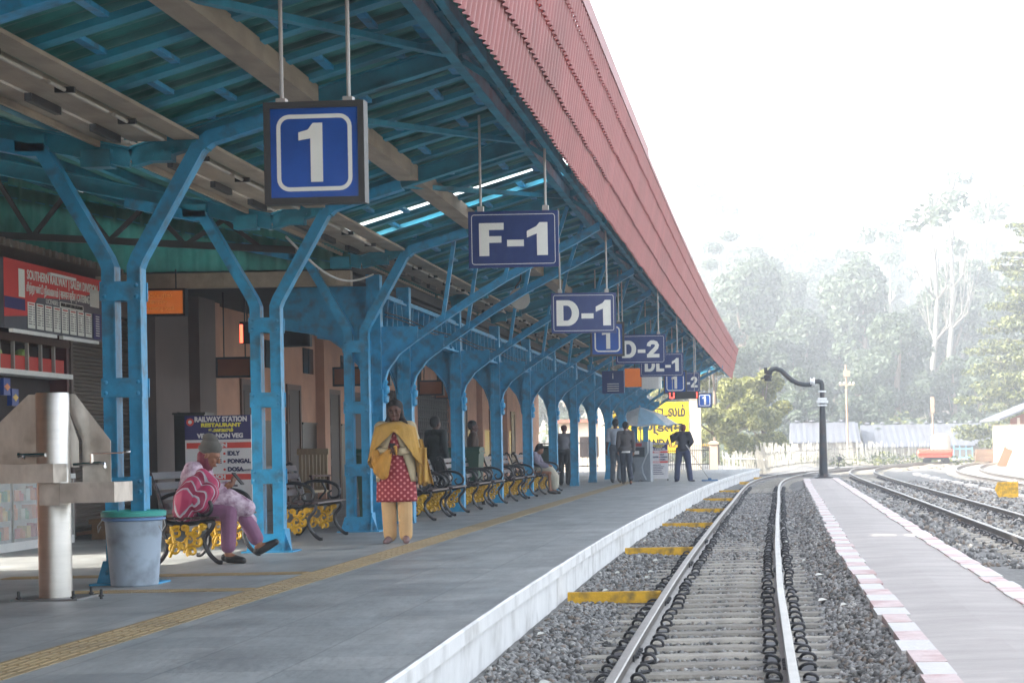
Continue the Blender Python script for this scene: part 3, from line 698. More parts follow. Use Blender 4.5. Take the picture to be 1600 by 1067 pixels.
def code(px, py, Y, wpx, hpx, body, lab, tw, fsz, yaw=0):
    v = at(px, py, Y); sign('coach_sign', v.x, Y, v.z, wpx/F*Y, hpx/F*Y, body, lab, fsz, yaw=yaw, kind='panel', cat='coach sign', group='hanging dark blue coach position boards', tw=tw)
code(802.5, 374, 19.3, 141, 88, 'F-1', 'dark blue board lettered F-1, hanging just right of the large 1 sign', .69, .33, R(-1))
code(912, 489, 27, 101, 63, 'D-1', 'dark blue board lettered D-1, hanging behind the F-1 board', .76, .36, R(5))
code(1001, 545.5, 37, 78, 46, 'D-2', 'dark blue board lettered D-2, hanging behind the D-1 board', .72, .33, R(1))
code(1034, 570, 45, 68, 37, 'DL-1', 'dark blue board lettered DL-1, hanging behind the D-2 board', .80, .31)
code(1069, 597, 54.4, 50, 31, 'DL-2', 'dark blue board lettered DL-2, hanging behind the small 1 sign', .76, .31)
# red digit coach display
v = at(1068, 617.5, 52.6); r = root('digital_display', v, 0, 'narrow black digital display with red digits hanging under the far 1 sign', 'display')
m = MB(); m.box(-.42, .42, -.08, .08, -.1, .1); part('case', m, DARKM, r)
RED_LED = M('red_led', (.8, .02, .02), .5, emit=((1, .03, .02), 3))
m = MB()
for a in ((-.38, -.36, -.07, .07), (-.27, -.25, -.07, .07), (-.36, -.27, -.075, -.055), (.36, .38, -.07, .07)): m.box(a[0], a[1], -.086, -.081, a[2], a[3])
part('digits', m, RED_LED, r); m = MB(); m.tube([(-.3, 0, .1), (-.3, 0, 1.7)], .012, 6); m.tube([(.3, 0, .1), (.3, 0, 1.7)], .012, 6); part('hanger_rods', m, GREY_POLE, r)
# dim blue notice, orange board, white cabinet near the far end
v = at(958, 597, 46); r = root('notice_board', v, 0, 'dim dark blue notice board hanging left of the orange board', 'notice board')
m = MB(); m.box(-.26, .26, -.04, .04, -.27, .27); part('panel', m, SIGNBLUE, r); text('lettering', 'i', .2, SIGNWHITE, r, (0, -.045, .14), world=False); m = MB()
for i in range(4): m.box(-.14, .14, -.045, -.041, -.05-i*.055, -.035-i*.055)
part('lines', m, SIGNWHITE, r); m = MB(); m.tube([(0, 0, .27), (0, 0, 1.5)], .012, 6); part('rod', m, GREY_POLE, r)
v = at(992, 590, 48); r = root('orange_board', v, 0, 'orange board hanging between the dim blue notice and white louvred cabinet', 'sign')
m = MB(); m.box(-.25, .22, -.05, .05, -.23, .23); part('panel', m, ORANGE, r); m = MB(); m.box(.2201, .25, -.07, .07, -.26, .26); m.tube([(0, 0, .23), (0, 0, 1.5)], .012, 6); part('frame', m, DARKM, r)
v = at(1018, 587, 47); r = root('louvred_cabinet', v, 0, 'white louvred cabinet hanging behind the D-2 board', 'cabinet')
m = MB(); m.box(-.24, .24, -.1, .1, -.32, .3)
for i in range(6): m.box(-.22+i*.075, -.18+i*.075, -.13, -.1, -.3, .28)
part('body', m, WHITE, r); m = MB(); m.tube([(0, 0, .3), (0, 0, 1.4)], .012, 6); part('rod', m, GREY_POLE, r)
# loudspeaker
v = at(812, 467, 29); r = root('loudspeaker', v, R(25), 'grey horn loudspeaker clamped to a curved bracket below the F-1 board', 'loudspeaker')
m = MB(); m.lathe([(.16, 0), (.165, .01), (.15, .01), (.12, .05), (.07, .13), (.045, .2), (.05, .22), (.075, .23), (.08, .36), (.06, .38)], n=24); m.v = [(a, c, b) for a, b, c in m.v]; part('horn', m, M('horn_grey', (.2, .2, .18), .5, .2), r, smooth=True)
m = MB(); m.ell((0, .05, 0), (.04, .04, .04)); part('cone', m, GREY_POLE, r, smooth=True); m = MB(); m.tube([(0, .25, .05), (.02, .25, .2), (.1, .25, .3), (.12, .25, .6)], .012, 6); m.tube([(.1, .2, -.1), (.2, .2, -.05), (.2, .25, .2)], .01, 6); part('bracket', m, DARKM, r)
# ================================================================ STATION BUILDING
stn = root('station_building', (-9, 27, 0), 0, 'long pink plastered station building with dark granite dado and brown doors behind the arcade', 'building')
m = MB(); m.box(-9.3, -8.9, 27.5, 78, 1.62, 3.5); m.box(-9.3, -8.92, 27.5, 78, 0, 1.62)
m.box(-20, -9.3, 77.7, 78, 0, 4.0); m.box(-20, -9.3, 25.7, 26, 0, 3.45); m.box(-20, -19.7, 26, 77.7, 0, 4)
for y in (31.0, 38.9, 44, 49, 55, 61, 67, 73): m.box(-8.9, -8.72, y-.22, y+.22, 0, 3.5)
part('wall', m, PINKWALL, stn, world=True)
m = MB(); m.box(-8.9, -8.55, 27.3, 28.9, 0, 3.5); m.box(-8.9, -8.62, 29.7, 30.6, 0, 3.5); part('grey_pier', m, GREYWALL, stn, world=True)
m = MB(); m.box(-20.5, -8.7, 26, 78.4, 4.0, 4.12); m.box(-8.95, -8.7, 26, 78.4, 3.72, 4.0)
m.prism([(-20.6, 4.13), (-8.6, 4.13), (-14.5, 6.6)], 'y', 26, 78.4); part('roof', m, M('roof_red', s2l((.45, .2, .18)), .7, 0, .2, 2), stn, world=True)
m = MB(); m.box(-8.9, -5.45, 25.75, 78, 3.5, 3.62); m.box(-5.62, -5.56, 25.8, 80, 3.45, 3.86); part('veranda_ceiling', m, M('veranda_boards', s2l((.22, .22, .22)), .8, 0, .2, 2), stn, world=True)
m = MB(); m.box(-8.8, -5.4, 25.6, 25.74, 3.28, 3.48)
for q in range(5): m.box(-8.6+q*.75, -8.58+q*.75, 25.59, 25.6, 3.3, 3.46)
part('fascia_beam', m, BEIGE, stn, world=True)
yq = 33.0; dn = 0
for a, b in ((33.0, 34.0), (36.2, 37.3), (39.7, 40.8), (42.0, 43.1), (46.2, 47.3), (51.5, 52.6), (57.5, 58.6), (63.5, 64.6), (69, 70.1)):
    d = MB(); d.box(-8.895, -8.86, a, a+.1, 0, 2.35); d.box(-8.895, -8.86, b-.1, b, 0, 2.35); d.box(-8.895, -8.86, a+.1, b-.1, 2.25, 2.35); d = part('door_frame', d, BROWN, stn, world=True)
    e = MB(); e.box(-8.915, -8.885, a+.1, b-.1, 0.02, 2.25)
    for z in (.2, .9, 1.6): e.box(-8.884, -8.874, a+.2, b-.2, z, z+.55)
    part('door', e, M('door_dark', s2l((.17, .10, .08)), .5, 0, .3, 3), stn, world=True)
ps = [(28.9, 29.65), (30.62, 30.9), (31.3, 32.9), (34.1, 36.1), (37.4, 38.6), (39.2, 39.6), (40.9, 41.9), (43.2, 43.7), (44.3, 46.1), (47.4, 48.7), (49.3, 51.4), (52.7, 54.7), (55.3, 57.4), (58.7, 60.7), (61.3, 63.4), (64.7, 66.7), (67.3, 68.9)]
for a, b in ps:
    m = MB(); m.box(-8.918, -8.875, a, b, 0, 1.6); m.box(-8.918, -8.855, a, b, 1.6, 1.64); part('granite_dado', m, GRANITE, stn, world=True)
for y in (35.1, 38.0, 41.4, 45.2, 50.3, 53.7):
    m = MB(); m.box(-8.895, -8.87, y-.4, y+.4, 2.6, 3.1); m.box(-8.87, -8.86, y-.02, y+.02, 2.6, 3.1); part('vent_window', m, M('dark_glass', (.02, .022, .025), .15), stn, world=True)
for a, b in ((45.8, 48.4), (49.4, 54.5)):
    m = MB(); m.box(-8.86, -8.84, a, b, .05, 2.5); part('grille_back', m, M('grille_back', s2l((.2, .13, .12)), .7), stn, world=True)
    m = MB(); y = a
    while y < b:
        for k in range(8):
            t = [(-8.82, y+.14+.12*math.cos(q), .2+k*.3+.13*math.sin(q)) for q in [R(i*45) for i in range(9)]]; m.tube(t, .012, 5, cap=False)
        m.tube([(-8.82, y, 0.05), (-8.82, y, 2.5)], .012, 5); y += .28
    part('ornate_grille', m, BLACK, stn, world=True)
# unseen walls added to shape the low sun; the gateway makes the floor patch
m = MB(); X0, X1 = -9.5, -9.2
m.box(X0, X1, -5, 17.5, 0, 4.55); m.box(X0, X1, 17.5, 20.3, 2.4, 4.55); m.box(X0, X1, 20.3, 27.3, 0, 3.45); m.box(-12.4, -12.1, 20.3, 27.3, 0, 5.25); m.box(-12.1, -9.5, 20.3, 20.45, 3.0, 4.4)
for y in (3, 8, 13): m.box(X1, X1+.12, y, y+.4, 0, 4.5)
o = m.build('sun_gate_wall', PINKWALL); tag(o, 'unseen plastered wall added to shape the sunlight, with an open gateway, beyond the left edge', 'wall')
# roller shutter
r = root('roller_shutter', (-8.95, 26.2, 0), 0, 'dark roller shutter standing closed right of the catering stall', 'shutter')
m = MB(); P = []
for i in range(58): z = .08+i*.05; P += [(0, z), (.022, z+.012), (.022, z+.032), (0, z+.046)]
P = P+[(-.03, P[-1][1]), (-.03, .08)]; m.prism([(x, z) for x, z in P], 'y', -1.2, 1.15); part('slats', m, M('shutter_slats', s2l((.36, .32, .29)), .5, .3, .2, 3, stretch=(1, .4, 4)), r)
m = MB(); m.box(-.05, .05, -1.28, -1.2, 0, 3.0); m.box(-.05, .05, 1.15, 1.25, 0, 3.0); m.box(-.08, .1, -1.28, 1.25, 3.0, 3.3); part('guide_frame', m, GREYWALL, r)
# ---------------------------------------------------------------- catering stall
SX = -8.9
st = root('catering_stall', (SX, 23.3, 0), 0, 'catering stall with red menu board and glass counter at the left edge', 'stall')
DK = M('dark_interior', s2l((.14, .09, .09)), .7); MAR = M('maroon_paint', s2l((.30, .13, .14)), .5)
m = MB(); m.box(SX-.25, SX-.2, 21.0, 24.9, 0, 3.4); part('back_wall', m, DK, st, world=True)
for q in (24.7, 21.0): m = MB(); m.box(SX-.2, SX+.02, q, q+.08, 0, 3.4); part('post', m, MAR, st, world=True)
m = MB(); m.box(SX-.2, SX+.1, 21.05, 24.7, 2.06, 2.12); part('shelf', m, WHITE, st, world=True)
m = MB(); m.box(SX-.2, SX+.06, 21.05, 24.7, 2.46, 2.55); part('lintel', m, BROWN, st, world=True)
m = MB(); m.box(SX-.02, SX+.0, 21.1, 24.66, 2.13, 2.30); part('red_fringe', m, M('red_fringe', s2l((.75, .22, .18)), .5, 0, .3, 40, stretch=(1, 30, .2)), st, world=True)
for i in range(7):
    y = 21.6+i*.44; m = MB(); m.box(SX+.0, SX+.04, y-.015, y+.015, 2.12, 2.46); part('mullion', m, GREY_POLE, st, world=True)
for i in range(3):
    m = MB(); m.ell((0, 0, 0), (.09, .12, .1), 12, 8); o = m.build('green_melon', M('melon_green', s2l((.6, .72, .4)), .5)); o.location = (SX-.1, 21.8+i*.85, 2.30); tag(o, 'pale green melon on the upper shelf of the stall', 'melon', 'melons on the stall shelf')
m = MB(); a = [(21.0, 3.42), (25.3, 3.42)]
m.box(SX-.6, SX+.45, 20.8, 26.2, 3.46, 3.5)
for i in range(27): m.box(SX+.45, SX+.5, 20.85+i*.2, 20.93+i*.2, 3.46, 3.54)
part('tin_roof', m, M('tin', s2l((.45, .40, .37)), .6, .2), st, world=True)
m = MB(); m.box(SX-.2, SX+.35, 21.0, 23.95, 0, .1); m.box(SX-.2, SX+.37, 21.0, 23.97, .80, .86); m.box(SX-.15, SX-.1, 21.0, 23.9, .1, .8); part('counter', m, WHITE, st, world=True)
for i in range(4):
    y = 21.02+i*.97; m = MB(); m.box(SX+.32, SX+.35, y, y+.03, .1, .8); part('counter_bar', m, GREY_POLE, st, world=True)
m = MB(); m.box(SX+.335, SX+.34, 21.0, 23.94, .1, .8); part('counter_glass', m, GLASS, st, world=True)
JC = [M('goods_'+n_, s2l(c), .4) for n_, c in (('red', (.75, .2, .15)), ('green', (.25, .5, .25)), ('yellow', (.85, .7, .3)), ('white', (.8, .8, .75)), ('orange', (.85, .5, .25)))]
for row in range(3):
    for i in range(16):
        m = MB(); y = 21.15+i*.17; z = .12+row*.22; h = rnd.uniform(.1, .18); w_ = rnd.uniform(.05, .07)
        if (i+row) % 2: m.lathe([(w_, 0), (w_*1.05, h*.7), (w_*.6, h*.8), (w_*.6, h)], (SX+.15, y, z), 10)
        else: m.box(SX+.08, SX+.2, y-w_, y+w_, z, z+h)
        o = m.build('snack_jar' if (i+row) % 2 else 'snack_packet', JC[rnd.randrange(5)]); tag(o, ('small jar' if (i+row) % 2 else 'small packet')+' on the shelves inside the stall glass counter', 'jar' if (i+row) % 2 else 'packet', 'goods inside the glass counter')
for y, z, c in ((21.45, 1.78, 2), (21.95, 1.86, 4), (22.2, 1.74, 2)):
    m = MB(); m.box(-.03, .03, -.1, .1, -.17, .0); m.prism([(-.1, -.17), (.1, -.17), (.11, -.2), (-.11, -.2)], 'x', -.03, .03); m.mi = 1; m.prism([(-.085, -.1), (0, -.06), (.085, -.1), (.0, -.15)], 'x', .031, .036)
    o = m.build('crisp_packet', [M('packet_blue', s2l((.12, .25, .55)), .3), JC[c]]); o.location = (SX+.0, y+.75, z+.15); tag(o, 'blue snack packet hanging in the dark stall front', 'packet', 'blue packets hanging in the stall')
# menu board: the writing stays legible where the photograph's is
bd = root('menu_board', (SX+.52, 22.3, 2.95), R(90), 'red and grey catering stall sign board with a row of white menu cards', 'sign board')
REDP = M('sign_red', s2l((.78, .20, .18)), .45, 0, .08, 3); GRB = M('sign_slate', s2l((.30, .31, .35)), .45)
L = 3.25; y0 = -.9
m = MB(); m.prism([(y0, -.42), (2.4, -.42), (2.4, .36), (y0, .36)], 'y', 0, .05); part('slate_panel', m, GRB, bd)
m = MB(); m.prism([(y0, -.30), (-.2, -.25), (.1, -.02), (1.3, .04), (2.2, .22), (2.4, .36), (y0, .36)], 'y', -.004, 0); part('red_panel', m, REDP, bd)
text('lettering', 'SOUTHERN RAILWAY | SALEM DIVISION', .15, SIGNWHITE, bd, (.95, -.008, .22), width=2.35, bold=.003, world=False)
text('lettering', 'சிற்றுண்டி நிலையம் | खानपान स्टॉल | CATERING STALL', .13, SIGNWHITE, bd, (.92, -.008, .07), width=2.35, bold=.002, world=False)
text('lettering', 'LICENSEE:', .08, SIGNWHITE, bd, (.55, -.008, -.045), width=.4, world=False)
m = MB(); m.box(.8, 1.6, -.008, -.004, -.085, -.015); part('licence_strip', m, SIGNWHITE, bd); text('lettering', 'NAMMA ANNAPOORNA RESTAURANT', .06, DARKM, bd, (1.2, -.011, -.05), width=.75, bold=.002, world=False)
INK = M('ink_grey', s2l((.35, .3, .35)), .6); INKR = M('ink_red', s2l((.7, .2, .2)), .6)
for i in range(8):
    m = MB(); x = -.22+i*.27; h = -.10-.0*i; m.box(x, x+.22, -.008, -.004, -.39, -.09); part('menu_card', m, SIGNWHITE, bd)
    m = MB()
    for k in range(8): m.box(x+.02, x+.02+rnd.uniform(.07, .12), -.0105, -.0085, -.15-k*.028, -.14-k*.028); m.box(x+.16, x+.2, -.0105, -.0085, -.15-k*.028, -.14-k*.028)
    part('menu_lines', m, INK, bd); m = MB(); m.box(x+.03, x+.19, -.0105, -.0085, -.12, -.105); part('menu_heading', m, INKR, bd)
NAVY = M('sign_navy', s2l((.13, .12, .38)), .45)
m = MB(); m.box(1.96, 2.25, -.008, -.004, -.40, -.08); part('navy_card', m, NAVY, bd); m = MB()
for k in range(9): m.box(2.04, 2.17, -.0105, -.0085, -.12-k*.03, -.108-k*.03)
part('navy_lines', m, SIGNWHITE, bd)
m = MB(); m.box(1.85, 2.17, -.010, -.0045, 0.0, .22); part('notice_card', m, SIGNWHITE, bd); m = MB(); m.box(-.48, -.3, -.008, -.004, -.05, .27); part('notice_card', m, SIGNWHITE, bd)
m = MB(); m.box(-.9, -.3, -.008, -.004, -.2, -.07); part('navy_card', m, NAVY, bd)
for a, b in ((-.8, .55), (.75, 2.0)):
    m = MB(); m.box(a, b, -.06, -.01, -.47, -.43); part('tube_light', m, WHITE, bd)
m = MB(); m.box(.4, 1.25, -.05, -.01, .27, .30); part('tube_light', m, WHITE, bd)
# low wooden step by the shutter
m = MB(); m.box(-.3, .3, -.8, .8, .2, .26); m.box(-.28, .28, -.75, -.68, 0, .2); m.box(-.28, .28, .68, .75, 0, .2); m.box(.22, .26, -.68, .68, .05, .2)
o = m.build('wooden_platform', M('raw_wood', s2l((.45, .33, .2)), .7, 0, .3, 4)); o.location = (-8.3, 25.4, 0); tag(o, 'low brown wooden stand on the floor before the shutter', 'wooden stand')
# orange hanging signs
def osign(px, py, Y, wpx, hpx, lab, lines=True):
    v = at(px, py, Y); r = root('orange_sign', v, 0, lab, 'sign', 'orange lightbox signs hanging in the veranda'); w_, h = wpx/F*Y, hpx/F*Y
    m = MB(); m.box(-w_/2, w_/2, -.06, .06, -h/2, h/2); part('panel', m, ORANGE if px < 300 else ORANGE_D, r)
    m = MB(); m.box(-w_/2-.03, -w_/2, -.07, .07, -h/2-.03, h/2+.03); m.box(w_/2, w_/2+.03, -.07, .07, -h/2-.03, h/2+.03); m.box(-w_/2, w_/2, -.07, .07, h/2, h/2+.03); m.box(-w_/2, w_/2, -.07, .07, -h/2-.03, -h/2)
    m.tube([(-w_/3, 0, h/2), (-w_/3, 0, 3.5-v.z)], .01, 6); m.tube([(w_/3, 0, h/2), (w_/3, 0, 3.5-v.z)], .01, 6); part('frame', m, DARKM, r); return r
r = osign(250, 473, 25.2, 76, 36, 'bright orange hanging sign reading Catering Stall left of the nearest Y column')
for t_, z in (('கேட்டரிங்', .08), ('खानपान', 0), ('Catering Stall', -.08)): text('lettering', t_, .075, M('pale_orange', s2l((.95, .7, .4)), .5), r, (0, -.064, z), world=False)
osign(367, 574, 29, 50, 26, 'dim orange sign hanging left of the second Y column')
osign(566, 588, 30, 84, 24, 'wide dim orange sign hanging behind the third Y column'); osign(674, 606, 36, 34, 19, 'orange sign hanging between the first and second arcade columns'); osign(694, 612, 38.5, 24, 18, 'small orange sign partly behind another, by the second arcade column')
v = at(458, 524, 28.5); r = root('ceiling_monitor', v, R(-8), 'black monitor hanging from the veranda ceiling above the cream chair', 'monitor'); m = MB(); m.box(-.29, .27, -.04, .06, -.17, .2); part('case', m, DARKM, r); m = MB(); m.box(-.27, .25, -.043, -.04, -.15, .18); part('screen', m, GRANITE, r); m = MB(); m.tube([(0, 0, .2), (0, 0, .9)], .015, 6); part('pole', m, DARKM, r)
v = at(382, 520, 28.2); r = root('led_clock', v, 0, 'black clock box with a red lit edge beside the second Y column', 'clock'); m = MB(); m.box(-.06, .14, -.05, .05, -.16, .16); part('case', m, DARKM, r); m = MB(); m.box(-.055, -.01, -.054, -.05, -.15, .12); part('red_digits', m, M('dim_led', (.7, .1, .06), .5, emit=((1, .1, .05), .8)), r); m = MB(); m.tube([(.04, 0, .16), (.04, 0, .75)], .01, 6); part('rod', m, DARKM, r)
# ---------------------------------------------------------------- wash fountain
r = root('wash_fountain', (-5.38, 14.65, 0), 0, 'stainless steel drinking fountain with post, splash plates and basins at the lower left', 'drinking fountain')
m = MB(); m.lathe([(.122, .01), (.122, 1.56), (.118, 1.57)], n=28); part('post', m, STEEL, r, smooth=True)
m = MB(); m.box(-.25, .25, -.25, .25, 0, .014); part('base_plate', m, M('dull_steel', (.2, .2, .2), .5, .8), r)
m = MB()
for a, b in ((-.2, -.22), (.21, -.22), (.2, .2), (.38, -.1)): m.tube([(a, b, .0), (a, b, .075)], .011, 6); m.tube([(a, b, .02), (a, b, .032)], .02, 6)
part('bolts', m, DARKM, r)
m = MB(); m.prism([(-.125, 1.56), (-.19, 1.56), (-.62, 1.16), (-.62, 1.03), (-.125, 1.03)], 'y', .02, .026); part('splash_plate', m, STEEL_P, r)
m = MB(); pl = [(.0, 1.565), (.1, 1.565), (.37, 1.2), (.37, .88), (.15, .88), (.15, 1.2)]; m.prism(pl, 'y', .20, .206); part('splash_plate', m, STEEL_P, r)
m = MB(); m.prism([(-.14, 1.565), (.03, 1.565), (.15, 1.2), (.15, 1.0), (-.14, 1.0)], 'y', .125, .131); part('splash_plate', m, STEEL_P, r)
def basin(x0, x1, y0_, y1, z0, z1):
    m = MB(); t = .012; m.box(x0, x1, y0_, y0_+t, z0, z1); m.box(x0, x1, y1-t, y1, z0, z1); m.box(x0, x0+t, y0_+t, y1-t, z0, z1); m.box(x1-t, x1, y0_+t, y1-t, z0, z1); m.box(x0+t, x1-t, y0_+t, y1-t, z0, z0+t); return part('basin', m, STEEL_P, r)
basin(-.75, .15, -.42, -.14, .89, 1.03); basin(.153, .56, -.3, .12, .735, .885); m = MB(); m.box(.0, .15, -.3, -.14, .72, .885); part('drain_box', m, STEEL_P, r)
for x, z, s in ((-.1, 1.1, -1), (.15, 1.03, 1)):
    m = MB()
    if s < 0: m.tube([(x+.08, -.13, z), (x-.1, -.14, z)], .014, 8); m.tube([(x-.07, -.14, z), (x-.07, -.15, z-.03)], .012, 8); m.tube([(x-.1, -.14, z), (x-.115, -.14, z)], .022, 8)
    else:
        m.tube([(x, -.0, z-.01), (x+.2, -.0, z), (x+.235, 0, z-.005), (x+.24, 0, z-.04)], .012, 8); m.tube([(x+.14, 0, z), (x+.14, 0, z+.07)], .014, 8); m.tube([(x+.14, 0, z+.07), (x+.38, 0, z+.075)], .006, 6); m.ell((x+.41, 0, z+.08), (.03, .015, .015))
    part('tap', m, M('chrome', (.7, .7, .7), .12, 1), r, smooth=True)
# white bin in front of the column
r = root('waste_bin', (-5.2, 15.95, 0), 0, 'blue-white round plastic bin with teal rim in front of the nearest Y column', 'bin')
m = MB(); m.lathe([(.0, .0), (.178, 0), (.19, .012), (.232, .56), (.236, .575), (.225, .575), (.18, .03), (0, .03)], n=36); part('tub', m, M('bin_plastic', s2l((.60, .66, .72)), .5, 0, .08, 3, stain=(s2l((.36, .38, .40)), .75, 5), stretch=(1, 1, .5)), r, smooth=True)
m = MB(); m.lathe([(.232, .54), (.255, .548), (.255, .565), (.232, .57)], n=36); part('rim', m, M('bin_blue_rim', s2l((.35, .5, .68)), .5), r, smooth=True)
m = MB(); m.lathe([(.225, .575), (.258, .578), (.262, .612), (.245, .625), (.235, .612), (.22, .58)], n=36); part('liner_rim', m, M('teal_plastic', s2l((.24, .62, .58)), .45), r, smooth=True)
for s in (-1, 1):
    m = MB(); m.tube([(s*.255, -.02, .55), (s*.28, -.06, .5), (s*.262, -.1, .45), (s*.24, -.1, .5)], .005, 6); part('handle', m, GREY_POLE, r)
# ---------------------------------------------------------------- benches
def spiral(c, r0, turns, ph, d=1, n=18, k=.75):
    return [(c[0]+r0*(1-k*i/n)*math.cos(ph+d*turns*2*math.pi*i/n), c[1]+r0*(1-k*i/n)*math.sin(ph+d*turns*2*math.pi*i/n)) for i in range(n+1)]
def bench(label, gold=True):
    r = root('platform_bench', (0, 0, 0), 0, label, 'bench', 'slatted cast iron benches along the arcade')
    for s in (-1, 1):
        y = s*.72; t2 = lambda P: [(x, y, z) for x, z in P]
        m = MB()
        m.stube(t2([(-.33, .02), (-.28, .03), (-.21, .12), (-.20, .22), (-.23, .33), (-.21, .42), (-.235, .55), (-.28, .72), (-.35, .88), (-.39, .93), (-.43, .91), (-.42, .87)]), [.022, .022, .022, .02, .02, .025, .022, .02, .018, .02, .018, .01], 8)
        m.stube(t2([(.34, .02), (.29, .03), (.22, .10), (.17, .2), (.18, .28), (.24, .35), (.26, .41), (.22, .44)]), [.022, .022, .022, .022, .022, .02, .022, .018], 8)
        m.stube(t2([(-.21, .42), (-.05, .40), (.1, .41), (.24, .43)]), .022, 8)
        m.stube(t2([(-.26, .64), (-.15, .69), (.02, .70), (.17, .66), (.24, .58), (.22, .5), (.14, .48), (.10, .54), (.14, .58)]), [.018, .02, .022, .022, .02, .018, .016, .014, .01], 8)
        m.stube(t2([(-.05, .42), (0, .5), (.06, .58), (.02, .68)]), .014, 6)
        part('end_frame', m, BLACK, r, smooth=True)
        if gold:
            m = MB(); o = y+(-.012 if s < 0 else .012)
            def tb(P, rr): m.tube([(a, o, b) for a, b in P], rr, 6)
            for c, r0, ph, d in (((-.11, .16), .075, 0, 1), ((.02, .24), .07, 2, -1), ((-.1, .32), .06, 1, 1), ((.09, .33), .055, 3.5, 1), ((.05, .13), .05, 4, -1), ((.15, .36), .035, 0, 1), ((-.02, .36), .035, 5, 1), ((-.03, .2), .05, 2.5, 1), ((.1, .22), .045, 1, -1), ((-.15, .25), .04, 3, 1)):
                n_ = 18; P = spiral(c, r0, 1.3, ph, d); tb(P, [.021-.010*i/n_ for i in range(n_+1)])
            tb([(-.17, .08), (-.12, .2), (-.15, .38)], .018); tb([(-.03, .12), (.02, .3), (.16, .39)], .012); m.ell((.16, o, .37), (.035, .015, .035), 8, 6)
            part('gold_scrollwork', m, GOLD, r, smooth=True)
    for i in range(6):
        m = MB(); x = -.19+i*.083; m.box(x, x+.07, -.75, .75, .445, .467); part('seat_slat', m, SLAT, r)
    for i in range(4):
        z = .54+i*.10; m = MB(); x = -.235-.0155*i*1.9; m.beam((x, -.75, z+.03), (x, .75, z+.03), .018, .07, up=(-.3, 0, 1)); part('back_slat', m, SLAT, r)
    return r
bx = lambda y: colx(y)-.05
B0 = bench('slatted bench with gold scrollwork that the woman with the backpack sits on'); B0.location = (-5.58, 19.42, 0)
def bn(x, y, lab):
    c = copy_tree(B0); c.location = (x, y, 0); c['label'] = lab; return c
bn(-5.62, 23.9, 'empty slatted bench between the second and third Y columns')
bys = []
for i, cy in enumerate(ARC[:4]):
    bys += [cy+1.35, cy+3.2]
for i, y in enumerate(bys): bn(bx(y), y, f'{ORD[i]} slatted bench of the long row, counted from behind the walking woman')
bn(-6.2, 51.0, 'small far bench behind the rear columns near the two walking men')
# cream wooden chair
r = root('wooden_armchair', (-7.45, 31.5, 0), R(-20), 'cream slatted wooden armchair standing inside the veranda behind the empty bench', 'chair')
m = MB()
for i in range(8): m.box(-.27+i*.07, -.215+i*.07, .24, .26, .5, 1.02)
m.box(-.3, .3, .235, .27, 1.02, 1.12); m.box(-.3, .3, .235, .27, .42, .5); part('backrest', m, CREAMWOOD, r)
m = MB(); m.box(-.3, .3, -.25, .24, .40, .44); part('seat', m, CREAMWOOD, r)
for a in (-.3, .27):
    for b in (-.25, .23): m = MB(); m.box(a, a+.04, b, b+.04, 0, .66); part('leg', m, BROWN, r)
    m = MB(); m.box(a-.01, a+.05, -.28, .28, .66, .69); part('arm', m, BROWN, r)
